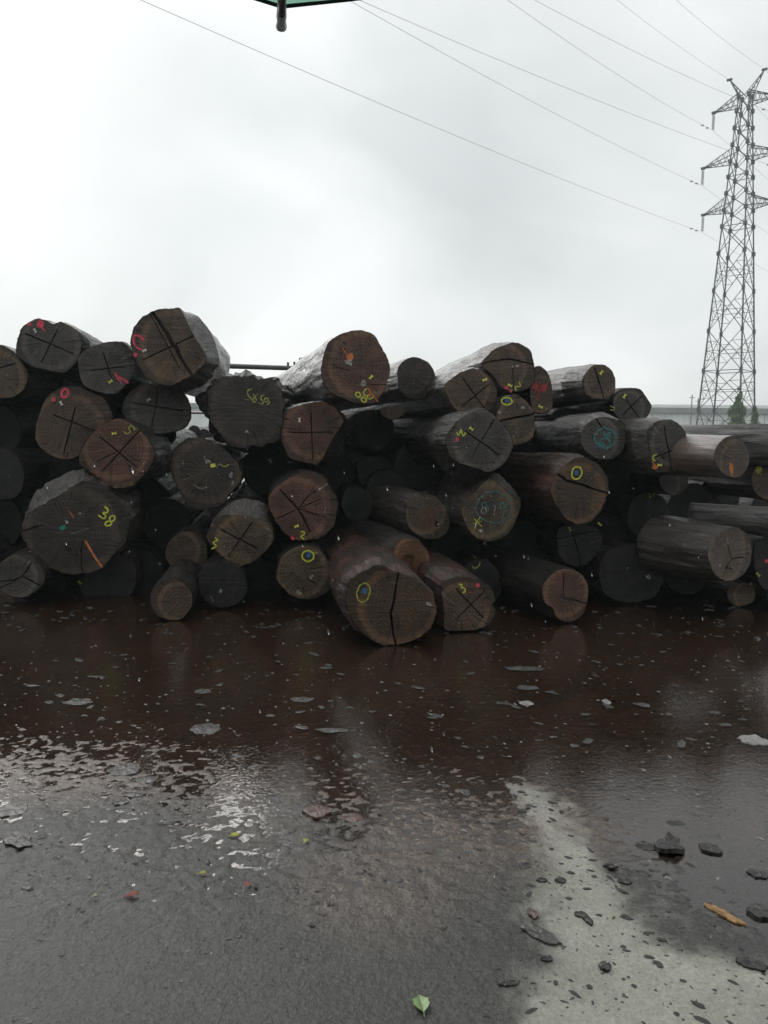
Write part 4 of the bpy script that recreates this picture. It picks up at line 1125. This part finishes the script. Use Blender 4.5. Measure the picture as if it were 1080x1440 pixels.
# conductors: hung from the tower, running towards and over the camera on one side and on past the tower on the other
WIRE = plain('aluminium_conductor', (0.20, 0.20, 0.20), 0.5, metallic=0.4)
def conductor(key, exit_px, name, label, sag=0.9, r=0.010, aim=None):
    P = twm @ tips[key]
    # near span: the wire crosses the top or side of the view at exit_px; its height there follows a shallow sag
    d = ray(*exit_px)
    zz = P.z - 1.5 - sag * 2
    s = zz / d.z
    Q = CAM + d * s
    dirn = (Q - P); hd = Vector((dirn.x, dirn.y, 0))
    pts = []
    k = 1.6
    E = P + Vector((hd.x * k, hd.y * k, 0)); slope = (Q.z - P.z)
    for i in range(25):
        f = i / 24 * k
        z = P.z + slope * f - sag * 4 * (f * (1 - f)) * 0.35
        pts.append((P.x + hd.x * f, P.y + hd.y * f, z))
    pts.reverse()
    bk = (hd.normalized() * -1)
    for i in range(1, 9):
        f = i * 5.0
        pts.append((P.x + bk.x * f * 0.75 + f * 0.35, P.y + f * 0.93, P.z - 0.035 * f))
    mb = MB(); mb.tube(pts, r, 5)
    o = mb.build(name, WIRE, None, smooth=True)
    tag(o, label, 'power line', 'power lines hung from the pylon')
    hl = hd.length
    for off in (1.3, 2.4) if key[1] != 9 else ():
        f = off / hl
        z = P.z + slope * f - sag * 4 * (f * (1 - f)) * 0.35
        mb = MB(); mb.box((P.x + hd.x * f, P.y + hd.y * f, z - 0.03), (0.10, 0.05, 0.04))
        mb.build('vibration_damper', STEEL, o)
conductor((-1, 2), (714, 0), 'power_line', 'power line hung from the top arm of the pylon, left side')
conductor((1, 2), (752, 0), 'power_line', 'power line hung from the top arm on the far right of the pylon')
conductor((-1, 1), (490, 0), 'power_line', 'power line hung from the middle arm of the pylon, left side')
conductor((1, 1), (505, 0), 'power_line', 'power line hung from the middle arm on the far right of the pylon')
conductor((-1, 0), (198, 0), 'power_line', 'lowest power line crossing the white sky to the bottom pylon arm')
conductor((-1, 9), (868, 0), 'earth_wire', 'thin wire running to the left horn on the pylon top', 0.5, 0.009)
conductor((1, 9), (951, 0), 'earth_wire', 'thin wire running to the right horn on the pylon top', 0.5, 0.009)

# ------------------------------------------------------------------ climbing vines on the tower feet
def leaf_mat(name, c, vary=0.5):
    m, t, b = material(name)
    oi = N(t, 'ShaderNodeNewGeometry')
    nz = N(t, 'ShaderNodeTexNoise', {'Scale': 6.0, 'Detail': 3.0}); t.links.new(oi.outputs['Position'], nz.inputs['Vector'])
    r = ramp(t, 0.3, tuple(x * (1 - vary) for x in c), 0.7, tuple(x * (1 + vary) for x in c)); t.links.new(nz.outputs[0], r.inputs[0])
    t.links.new(r.outputs[0], b.inputs['Base Color'])
    b.inputs['Roughness'].default_value = 0.45
    tl = N(t, 'ShaderNodeBsdfTranslucent'); t.links.new(r.outputs[0], tl.inputs[0])
    mx = N(t, 'ShaderNodeMixShader', {0: 0.4}); t.links.new(b.outputs[0], mx.inputs[1]); t.links.new(tl.outputs[0], mx.inputs[2]); t.links.new(mx.outputs[0], t.nodes['Material Output'].inputs[0])
    return m
VINE = leaf_mat('vine_leaves', (0.13, 0.21, 0.085))
def vine(k, ztop, r0, label, lean, nleaf):
    rnd = random.Random(k * 11 + 3)
    bpos = twm @ corner(k, 0)
    e = empty('climbing_vine', (bpos.x, bpos.y, 0), label, 'vine', 'vines climbing the pylon legs')
    mb = MB()
    for s in range(4):
        pts = []
        ph = rnd.uniform(0, 6.28)
        for i in range(14):
            z = ztop * 0.96 * i / 13
            p = twm @ corner(k, z) - bpos
            q = 0.16
            pts.append((p.x + q * math.cos(ph + z * 1.3), p.y + q * math.sin(ph + z * 1.3), z))
        mb.tube(pts, 0.03, 5)
    mb.build('stem', plain('vine_stem', (0.07, 0.055, 0.04), 0.7), e)
    V, F = [], []
    for i in range(nleaf):
        f = rnd.random() ** 0.8
        z = ztop * f
        rad = r0 * (1 - f) ** 0.9 + 0.15
        rad *= 0.95 + 0.9 * noise.noise(Vector((z * 1.3, k * 3.1, 2.0)))
        th = rnd.uniform(0, 6.28); rr_ = rad * math.sqrt(rnd.random())
        p = twm @ corner(k, z) - bpos
        c = Vector((p.x + math.cos(th) * rr_ - lean * (1 - f) * 1.3, p.y + math.sin(th) * rr_, z + rnd.uniform(-.1, .1)))
        if noise.noise(c * 1.1) < -0.12: continue
        a = Vector((rnd.gauss(0, 1), rnd.gauss(0, 1), rnd.gauss(0, .6))).normalized()
        bb = a.orthogonal().normalized()
        s = rnd.uniform(0.07, 0.15)
        i0 = len(V)
        V += [c - a * s, c + bb * s * .6, c + a * s * 1.2, c - bb * s * .6]
        F.append((i0, i0 + 1, i0 + 2, i0 + 3))
    new_mesh_obj('foliage', V, F, VINE, e)
vine(1, 6.0, 1.35, 'tall tapering green vine climbing an inner pylon leg', 0.5, 6500)
vine(2, 4.6, 0.9, 'narrower green vine on the outer pylon leg', -0.1, 2600)

# ------------------------------------------------------------------ far warehouse, poles, pipe frame
WALLM = plain('pale_painted_cladding', (0.82, 0.86, 0.84), 0.6, bscale=0.6, vary=0.10)
ROOFM = plain('grey_roof_sheet', (0.30, 0.32, 0.32), 0.5, bscale=0.8, vary=0.12)
W0, W1 = at(1330, 570, 84.0), at(-250, 588, 112.0)
wd = Vector((W1.x - W0.x, W1.y - W0.y, 0)); wl = wd.length; wd.normalize()
wn_ = Vector((-wd.y, wd.x, 0))
if wn_.y < 0: wn_ = -wn_
EAVE = 5.2
shed = empty('warehouse', (W0.x, W0.y, 0), 'long low pale grey warehouse across the far end of the yard', 'warehouse')
def sp(s, o, z): return Vector((wd.x * s + wn_.x * o, wd.y * s + wn_.y * o, z))
# ribbed cladding as panels of a few metres each
npan = int(wl / 6.0)
for i in range(npan):
    s0, s1 = wl * i / npan + 0.03, wl * (i + 1) / npan - 0.03
    V, F = [], []
    nr = 20
    for j in range(nr + 1):
        s = s0 + (s1 - s0) * j / nr
        o = 0.05 if j % 2 else 0.0
        V += [sp(s, o, 0), sp(s, o, EAVE - 0.55)]
        if j: F.append((2 * j - 2, 2 * j, 2 * j + 1, 2 * j - 1))
    new_mesh_obj('wall_panel', V, F, WALLM, shed)
mb = MB()
mb.add([sp(-.3, -.45, EAVE - .6), sp(wl + .3, -.45, EAVE - .6), sp(wl + .3, -.45, EAVE), sp(-.3, -.45, EAVE), sp(-.3, 9, EAVE + .75), sp(wl + .3, 9, EAVE + .75), sp(-.3, .1, EAVE - .6), sp(wl + .3, .1, EAVE - .6)],
       [(0, 1, 2, 3), (3, 2, 5, 4), (6, 7, 1, 0)])
mb.build('roof', ROOFM, shed)
mb = MB()
mb.add([sp(0, .2, 0), sp(wl, .2, 0), sp(wl, .2, EAVE), sp(0, .2, EAVE)], [(0, 1, 2, 3)])
mb.build('back_wall', WALLM, shed)
POLE = plain('far_concrete_pole', (0.22, 0.22, 0.21), 0.7)
for px, py, lab in ((973.5, 555, 'taller of two thin utility poles by the warehouse'), (982, 560, 'shorter of two thin utility poles by the warehouse')):
    p = at(px, py, 78.0)
    e = empty('utility_pole', (p.x, p.y, 0), lab, 'pole', 'thin poles by the warehouse')
    mb = MB(); mb.bar((0, 0, -0.1), (0, 0, p.z), 0.075, 8, 0.05); mb.build('shaft', POLE, e)
    mb = MB(); mb.bar((-.28, 0, p.z - .3), (.28, 0, p.z - .3), 0.03); mb.build('crossbar', POLE, e)

PIPE = plain('rusty_wet_pipe', (0.09, 0.085, 0.08), 0.4, metallic=0.3, bscale=10)
PD = 14.5
a_, b_ = at(296, 514, PD), at(446, 519, PD)
fr_e = empty('pipe_frame', (a_.x, a_.y, 0), 'horizontal grey pipe seen against the sky between the topmost logs', 'pipe')
mb = MB(); mb.bar(a_ - fr_e.location, b_ - fr_e.location, 0.048, 10, 0.042); mb.build('pipe', PIPE, fr_e)
for q, p in enumerate((at(300, 514, PD), at(433, 519, PD))):
    l = p - fr_e.location
    mb = MB(); mb.bar((l.x, l.y, -0.05), (l.x, l.y, l.z), 0.045, 8); mb.build('post', PIPE, fr_e)
a2, b2 = at(240, 580, PD), at(433, 583, PD)
mb = MB(); mb.bar(a2 - fr_e.location, b2 - fr_e.location, 0.022, 6); mb.build('rail', PIPE, fr_e)
for px_, py_, hh in ((405, 513, .05), (414, 513, .06), (424, 507, .13)):
    p = at(px_, 516.5, PD) - fr_e.location
    mb = MB(); mb.bar(p, p + Vector((0, 0, hh + .04)), 0.022, 8)
    if hh > .1:
        mb.bar(p + Vector((-.05, 0, hh + .02)), p + Vector((.05, 0, hh + .05)), 0.018, 6)
    mb.build('fitting', PIPE, fr_e)

# unseen shed added behind the camera to block low sky light from the logs
tin = plain('dark_tin_sheet', (0.09, 0.10, 0.10), 0.5, bscale=1.5)
yard = empty('added_shade_shed', (0, -5.5, 0), 'unseen dark tin shed added behind the camera to shade the logs', 'shed')
mb = MB(); mb.box((0, -3.0, 2.1), (24, 3.0, 2.2)); mb.build('wall', tin, yard)
mb = MB(); mb.add([(-24.6, .5, 4.25), (24.6, .5, 4.25), (24.6, -3, 5.3), (-24.6, -3, 5.3), (24.6, -6.5, 4.25), (-24.6, -6.5, 4.25)], [(0, 1, 2, 3), (3, 2, 4, 5)]); mb.build('roof', tin, yard)
mb = MB(); mb.box((6, 0.03, 1.5), (1.8, 0.05, 1.5)); mb.build('door', tin, yard)
# a few logs of a farther stack, glimpsed through the gap
for i, (px_, py_, rr_) in enumerate(((273, 607, 9), (287, 611, 8), (258, 613, 9), (300, 618, 10))):
    make_log(circ(px_, py_, rr_, n=12), 12.5, ('grey far log end glimpsed through the gap under the split log', 'second far log end glimpsed through the gap',
             'far log end behind the dark grey oval log', 'far log end behind the blackened log')[i], end='grey', bark='greylog', L=2, group='far logs behind the stack', yaw=4)

# ------------------------------------------------------------------ umbrella held over the camera
CLOTH_N = 'green_umbrella_cloth'
m, t, b = material(CLOTH_N)
tl = N(t, 'ShaderNodeBsdfTranslucent', {'Color': (0.34, 0.62, 0.48, 1)})
df = N(t, 'ShaderNodeBsdfDiffuse', {'Color': (0.10, 0.22, 0.16, 1)})
wv = N(t, 'ShaderNodeTexNoise', {'Scale': 300.0}); tcn = N(t, 'ShaderNodeTexCoord'); t.links.new(tcn.outputs['Object'], wv.inputs['Vector'])
mx = N(t, 'ShaderNodeMixShader', {0: 0.55}); t.links.new(df.outputs[0], mx.inputs[1]); t.links.new(tl.outputs[0], mx.inputs[2])
t.links.new(mx.outputs[0], t.nodes['Material Output'].inputs[0])
t.nodes.remove(b)
CLOTH = m
HEM = plain('dark_green_hem', (0.018, 0.045, 0.032), 0.7)
RIBM = plain('grey_umbrella_rib', (0.13, 0.12, 0.115), 0.4, metallic=0.5)
CAPM = plain('pale_rib_cap', (0.60, 0.56, 0.60), 0.2)
tipp = CAM + ray(396, 9).normalized() * 0.78
uc = Vector((0.02, -0.03, 0))
rad = Vector((tipp.x - uc.x, tipp.y - uc.y, 0)); URAD = rad.length; az0 = math.atan2(rad.y, rad.x)
umb = empty('umbrella', (uc.x, uc.y, 1.0), 'green umbrella held over the camera, one rib tip showing at the top', 'umbrella')
zt = tipp.z - 1.0
APEX = 0.20
def canopy_pt(f, az, scal):
    r_ = URAD * f * (1 - scal * 0.055 * f * f)
    return Vector((math.cos(az) * r_, math.sin(az) * r_, zt + APEX * (1 - f ** 2.1) + scal * 0.012 * f))
for k in range(8):
    A0 = az0 + k * math.pi / 4; A1 = A0 + math.pi / 4
    V, F = [], []
    nf, na = 10, 10
    for i in range(nf + 1):
        for j in range(na + 1):
            u_ = j / na
            V.append(canopy_pt(0.02 + 0.98 * i / nf, A0 + (A1 - A0) * u_, math.sin(math.pi * u_) * (i / nf)))
    for i in range(nf):
        for j in range(na):
            q = i * (na + 1) + j
            F.append((q, q + 1, q + na + 2, q + na + 1))
    pan = new_mesh_obj('canopy_panel', V, F, CLOTH, umb, smooth=True)
    V, F = [], []
    for j in range(na + 1):
        u_ = j / na
        p = canopy_pt(1.0, A0 + (A1 - A0) * u_, math.sin(math.pi * u_)); q = canopy_pt(0.9955, A0 + (A1 - A0) * u_, math.sin(math.pi * u_) * .95)
        V += [p - Vector((0, 0, 0.002)), q - Vector((0, 0, 0.002))]
        if j: F.append((2 * j - 2, 2 * j, 2 * j + 1, 2 * j - 1))
    new_mesh_obj('hem', V, F, HEM, pan)
    pts = [canopy_pt(f, A0, 0) - Vector((0, 0, 0.007)) for f in [i / 12 for i in range(1, 13)]]
    mb = MB(); mb.tube(pts, 0.0032, 6); rb_ = mb.build('rib', RIBM, umb, smooth=True)
    d_ = Vector((math.cos(A0), math.sin(A0), -0.72)).normalized()
    p0 = canopy_pt(1.0, A0, 0) - Vector((0, 0, 0.004))
    mb = MB(); mb.tube([p0 - d_ * .014, p0, p0 + d_ * .004, p0 + d_ * .008, p0 + d_ * .012, p0 + d_ * .0145, p0 + d_ * .0158], [.0036, .0042, .0046, .0040, .0050, .0042, .0014], 10)
    mb.build('rib_cap', CAPM, rb_, smooth=True)
mb = MB(); mb.bar((0, 0, -0.05), (0, 0, zt + APEX + 0.05), 0.005, 8); mb.build('shaft', RIBM, umb)
mb = MB(); mb.tube([(0, 0, 0.02), (0, 0, -0.12), (0.01, 0, -0.15), (0.035, 0, -0.165), (0.06, 0, -0.15), (0.065, 0, -0.12)], 0.011, 8); mb.build('handle', plain('black_plastic_handle', (0.02, 0.02, 0.02), 0.4), umb, smooth=True)

# ------------------------------------------------------------------ litter on the ground
CHIPM = {'dark': plain('wet_bark_chip', (0.026, 0.024, 0.022), 0.32, bump=0.6, bscale=60, vary=.5),
         'grey': plain('wet_grey_bark_chip', (0.058, 0.055, 0.051), 0.30, bump=0.5, bscale=60, vary=.4),
         'red': plain('wet_reddish_bark_chip', (0.10, 0.060, 0.048), 0.35, bump=0.5, bscale=60, vary=.4),
         'pale': plain('wet_pale_wood_chip', (0.24, 0.235, 0.22), 0.3, bump=0.4, bscale=60, vary=.3),
         'ochre': plain('wet_ochre_bark_strip', (0.26, 0.145, 0.050), 0.4, bump=0.7, bscale=70, vary=.55)}
def gz1(x, y):
    return float(ground_z(np.array([x]), np.array([y]))[0])
def chip(px_, py_, wpx, hpx, mat, label, rot=0.0, thick=0.008, curl=0.0, name='bark_chip', cat='bark'):
    """a flat irregular flake of bark lying on the ground, as wide as it shows"""
    c = ground_at(px_, py_)
    rnd = random.Random(int(px_ * 3 + py_ * 5))
    ex = (ground_at(px_ + wpx / 2, py_) - ground_at(px_ - wpx / 2, py_)).length / 2
    ey = (ground_at(px_, py_ - hpx / 2) - ground_at(px_, py_ + hpx / 2)).length / 2
    thick *= 0.55
    n = 22
    top, bot = [], []
    for i in range(n):
        t_ = 2 * math.pi * i / n
        k = 1 + rnd.uniform(-.16, .12) + 0.22 * noise.noise(Vector((math.cos(t_) * 1.6, math.sin(t_) * 1.6, px_)))
        x, y = ex * k * math.cos(t_), ey * k * math.sin(t_)
        x, y = x * math.cos(rot) - y * math.sin(rot), x * math.sin(rot) + y * math.cos(rot)
        zz = curl * (y / max(ey, 1e-6)) ** 2 + rnd.uniform(-.0015, .0015)
        top.append(Vector((x, y, zz + thick))); bot.append(Vector((x * 1.03, y * 1.03, zz)))
    ctr = [Vector((p.x * .5, p.y * .5, thick * 1.25 + rnd.uniform(-.002, .002))) for p in top]
    V = bot + top + ctr + [Vector((0, 0, thick * 1.3))]
    F = []
    for i in range(n):
        j = (i + 1) % n
        F += [(i, j, n + j, n + i), (n + i, n + j, 2 * n + j, 2 * n + i), (2 * n + i, 2 * n + j, 3 * n)]
    F.append(tuple(range(n))[::-1])
    o = new_mesh_obj(name, V, F, CHIPM[mat])
    o.location = (c.x, c.y, max(gz1(c.x, c.y), -0.004) + 0.001)
    tag(o, label, cat, 'bark litter on the yard')
    return o
chip(290, 1025, 40, 16, 'grey', 'grey bark flake lying alone in the brown puddle')
chip(110, 987, 38, 9, 'grey', 'long thin grey bark flake at the puddle side near the biggest shadow', 0.1)
chip(425, 984, 34, 8, 'grey', 'grey bark sliver in front of the speckled brown log', 0.1)
chip(468, 1027, 48, 6, 'grey', 'narrow straight bark splinter on the brown puddle', -0.05)
chip(176, 1083, 44, 18, 'grey', 'ragged grey bark piece on the wet mud, broadest of its cluster', 0.3)
chip(188, 1117, 32, 10, 'grey', 'rounded grey bark flake just below the ragged one')
chip(170, 1130, 22, 8, 'grey', 'small grey flake beside the rounded bark flake', 0.2)
chip(205, 1097, 28, 10, 'grey', 'flat grey flake to the side of the ragged bark piece', 0.1)
chip(446, 1143, 40, 17, 'red', 'larger reddish bark slab lying beside a sky reflection', -0.1, 0.012)
chip(494, 1150, 36, 11, 'red', 'smaller reddish bark slab touching the larger one', -0.1, 0.010)
chip(18, 1140, 44, 18, 'grey', 'bark flake cut off by the picture edge on the wet mud', 0.2)
chip(25, 1185, 30, 26, 'dark', 'dark upright bark scrap near the picture edge', 0.9)
chip(738, 940, 50, 7, 'grey', 'long pale bark sliver in front of the notched ground log', 0.05)
chip(742, 967, 30, 7, 'grey', 'upper of two small flakes in dark water')
chip(741, 989, 20, 7, 'pale', 'lower of two small flakes in dark water')
chip(853, 987, 12, 7, 'pale', 'tiny square pale chip on the dark puddle')
chip(905, 991, 18, 6, 'grey', 'small grey flake near the tiny pale chip', -0.3)
chip(1062, 1042, 38, 13, 'pale', 'whitish bark flake at the picture edge by the bright reflection', 0, 0.010, 0.006)
chip(950, 1157, 26, 7, 'dark', 'dark oval flake behind the curled bark roll', 0)
chip(908, 1190, 30, 11, 'dark', 'dark flat flake touching the curled bark roll', -0.4)
chip(941, 1194, 44, 17, 'dark', 'thick curled roll of black bark on the wet ground', 0.85, 0.03, 0.012)
chip(999, 1195, 28, 13, 'dark', 'lumpy black bark knot beside the curled roll', -0.1, 0.022)
chip(1066, 1230, 26, 11, 'dark', 'black bark stick near the picture edge', -0.6, 0.016)
chip(1019, 1287, 58, 9, 'ochre', 'ochre-brown strip of inner bark', -0.98, 0.010)
chip(1058, 1360, 40, 14, 'dark', 'dark split bark sheet near the picture corner', -0.3, 0.012)
chip(760, 1318, 58, 14, 'grey', 'wedge-shaped grey bark splinter at the edge of the pale concrete', -0.75, 0.008)
chip(749, 1288, 12, 16, 'red', 'small brown scrap beside the wedge-shaped splinter', 0.2, 0.012)
chip(769, 1352, 17, 8, 'dark', 'dark flake below the wedge-shaped splinter')
chip(851, 1364, 16, 12, 'dark', 'dark chunk on the pale concrete', 0, 0.014)
chip(826, 1297, 10, 14, 'dark', 'upright black chip on the pale concrete', 0.3, 0.012)
chip(815, 1289, 17, 8, 'dark', 'flat black chip on the pale concrete next to the upright one')
chip(788, 1241, 16, 8, 'dark', 'black chip near the narrow end of the pale concrete', -0.5)
chip(762, 1240, 16, 6, 'dark', 'thin black chip at the border of the pale concrete')
chip(858, 1220, 18, 7, 'dark', 'black flake on the film of water beside the pale concrete')
chip(878, 1241, 20, 8, 'dark', 'black flake touching its twin beside the pale concrete')
chip(1070, 1285, 34, 18, 'dark', 'black crumpled bark at the picture edge above the corner', 0.2, 0.02)
chip(285, 972, 22, 8, 'grey', 'short grey flake far out on the brown puddle', 0)
chip(715, 1385, 30, 8, 'dark', 'dark flat scrap sunk in the asphalt near the green leaf', 0.1, 0.005)

# leaves
def leaf(px_, py_, ln, wpx, mat, label, rot=0.0):
    c = ground_at(px_, py_)
    s = (ground_at(px_ + ln / 2, py_) - ground_at(px_ - ln / 2, py_)).length
    w_ = s * wpx
    prof = [(-.5, 0), (-.32, .28), (-.1, .48), (.08, .42), (.16, .5), (.3, .25), (.5, 0)]
    V, F = [], []
    for x, y in prof: V += [Vector((x * s, y * w_, 0.006 + 0.010 * abs(y))), Vector((x * s, -y * w_, 0.006 + 0.008 * abs(y)))]
    mid = len(V)
    for x, y in prof: V.append(Vector((x * s, 0, 0.004)))
    for i in range(len(prof) - 1):
        F += [(2 * i, 2 * i + 2, mid + i + 1, mid + i), (mid + i, mid + i + 1, 2 * i + 3, 2 * i + 1)]
    F = [tuple(dict.fromkeys(f)) for f in F]
    e = empty('fallen_leaf', (c.x, c.y, max(gz1(c.x, c.y), 0) + 0.002), label, 'leaf', 'leaves fallen on the wet ground')
    e.rotation_euler = (0, 0, rot)
    new_mesh_obj('blade', V, F, mat, e)
    mb = MB(); mb.tube([(-.75 * s, 0.03 * s, 0.004), (-.5 * s, 0, 0.005), (.45 * s, 0, 0.0065)], [.0012, .0014, .0006], 5); mb.build('stalk', mat, e)
LG = plain('green_leaf', (0.17, 0.26, 0.09), 0.35); LY = plain('yellow_leaf', (0.42, 0.42, 0.07), 0.35); LR = plain('red_brown_leaf', (0.30, 0.10, 0.06), 0.4); LW = plain('pale_leaf', (0.45, 0.42, 0.30), 0.4)
leaf(592, 1417, 34, 0.72, LG, 'fresh green leaf lying on the near asphalt', 1.75)
leaf(330, 1178, 14, 0.8, LY, 'small yellow-green leaf at the puddle edge', 0.2)
leaf(430, 1185, 10, 0.8, LY, 'tiny yellow leaf beside the bright reflection', 1.3)
leaf(285, 1232, 12, 0.6, LY, 'thin yellowish leaf on the gravelly mud', 0.1)
leaf(187, 1263, 18, 0.7, LR, 'larger red-brown leaf on the wet asphalt', 0.4)
leaf(348, 1248, 11, 0.9, LR, 'small red leaf on the wet asphalt', 1.0)
leaf(134, 1266, 8, 0.8, LW, 'pale tiny leaf beside the larger red-brown leaf', 0.3)

# crumbs of bark nobody could count
def crumbs(name, count, region, mat, label, smin, smax, seed, dens=None, flat=0.22, low=-0.0035):
    rnd = random.Random(seed)
    xs, ys = [], []
    while len(xs) < count:
        px_, py_ = rnd.uniform(*region[0]), rnd.uniform(*region[1])
        x, y = px_, py_
        if dens and rnd.random() > dens(x, y): continue
        xs.append(x); ys.append(y)
    zs = ground_z(np.array(xs), np.array(ys))
    V, F = [], []
    for x, y, z in zip(xs, ys, zs):
        s = smin + (smax - smin) * rnd.random() ** 2.6
        el = rnd.uniform(1, 2.6); th = rnd.uniform(0, math.pi)
        if rnd.random() < 0.6: th = rnd.gauss(-0.5, 0.4)
        h = s * flat * rnd.uniform(.3, 1)
        z = max(float(z), low)
        n = 6; b0 = len(V)
        ca, sa = math.cos(th), math.sin(th)
        for lv in (0, 1):
            for i in range(n):
                t_ = 2 * math.pi * i / n
                k = rnd.uniform(.7, 1.2) * (1 if lv == 0 else .72)
                lx, ly = s * el * k * math.cos(t_) * .5, s * k * math.sin(t_) * .5
                V.append((x + lx * ca - ly * sa, y + lx * sa + ly * ca, z - 0.001 + (h if lv else 0) * rnd.uniform(.7, 1.2)))
        for i in range(n):
            j = (i + 1) % n
            F.append((b0 + i, b0 + j, b0 + n + j, b0 + n + i))
        F.append(tuple(range(b0 + n, b0 + 2 * n)))
    o = new_mesh_obj(name, V, F, mat)
    tag(o, label, kind='stuff')
    return o
patch_np = patch
def on_patch(x, y):
    return float(poly_sdf(np.array([x]), np.array([y]), patch)[0]) < 0.05
crumbs('bark_crumbs', 3400, ((-2.2, 2.6), (1.7, 4.6)), CHIPM['dark'], 'scattered black bark crumbs on the wet ground', 0.003, 0.026, 3,
       lambda x, y: 0.25 + 0.75 * (x > 0.35) * (0.35 + 0.65 * (x > 0.9)) if not on_patch(x, y) else 0.95)
crumbs('bark_crumbs', 700, ((-4.5, 4.5), (2.9, 6.4)), CHIPM['grey'], 'grey wet bark flakes strewn over the puddle', 0.008, 0.05, 4,
       lambda x, y: max(0.15, 1 - abs(y - 4.2) / 2.4), 0.12, 0.0003)
crumbs('bark_litter', 420, ((-4.6, 0.2), (5.6, 6.9)), CHIPM['dark'], 'dark bark strips and litter along the foot of the stack', 0.008, 0.05, 5, None, 0.25, 0.0)
crumbs('bark_litter', 260, ((0.2, 4.5), (5.8, 7.2)), CHIPM['grey'], 'grey bark litter along the right foot of the stack', 0.010, 0.055, 6, None, 0.25, 0.0)

crumbs('bark_crumbs', 2600, ((-4.2, 4.2), (2.5, 6.6)), CHIPM['pale'], 'tiny pale specks of wood floating on the brown puddle', 0.003, 0.014, 14,
       lambda x, y: max(0.1, 1 - abs(y - 4.0) / 2.4), 0.3, 0.0005)
crumbs('asphalt_grit', 5200, ((-1.5, 1.6), (1.6, 3.3)), CHIPM['grey'], 'loose wet grit lying over the near asphalt', 0.002, 0.009, 24,
       lambda x, y: 0.9 if abs(x) < 0.56 * y else 0.0, 0.4, -0.001)
# falling rain drops
rnd = random.Random(99)
V, F = [], []
for i in range(130):
    y = 1.2 + 5.2 * rnd.random(); x = rnd.uniform(-.55, .55) * y; z = rnd.uniform(0.1, 1.45)
    s = rnd.uniform(0.0012, 0.0022)
    b0 = len(V)
    c = Vector((x, y, z)); lean = Vector((0.22, 0, -1)).normalized() * s * 3.2
    V += [c - lean * 1.3, c + Vector((s, 0, 0)), c + Vector((0, s, 0)), c - Vector((s, 0, 0)), c - Vector((0, s, 0)), c + lean]
    for k in range(4):
        F += [(b0, b0 + 1 + k, b0 + 1 + (k + 1) % 4), (b0 + 5, b0 + 1 + (k + 1) % 4, b0 + 1 + k)]
m, t, b = material('rain_water_drop')
b.inputs['Base Color'].default_value = (0.9, 0.95, 0.95, 1); b.inputs['Roughness'].default_value = 0.05
b.inputs['Transmission Weight'].default_value = 1.0; b.inputs['IOR'].default_value = 1.33
tag(new_mesh_obj('rain', V, F, m, smooth=True), 'falling rain drops in front of the log stack', kind='stuff')

# ------------------------------------------------------------------ rain haze: even thin mist round the whole yard
m = bpy.data.materials.new('rain_haze'); m.use_nodes = True
t = m.node_tree
t.nodes.remove(t.nodes['Principled BSDF'])
pv = N(t, 'ShaderNodeVolumePrincipled', {'Color': (0.86, 0.95, 0.96, 1), 'Density': 0.0016, 'Anisotropy': 0.2})
t.links.new(pv.outputs[0], t.nodes['Material Output'].inputs['Volume'])
mb = MB(); mb.box((0, 54, 18.0), (135, 73, 19.2))
tag(mb.build('haze', m), 'thin grey rain haze over the whole yard', kind='stuff')
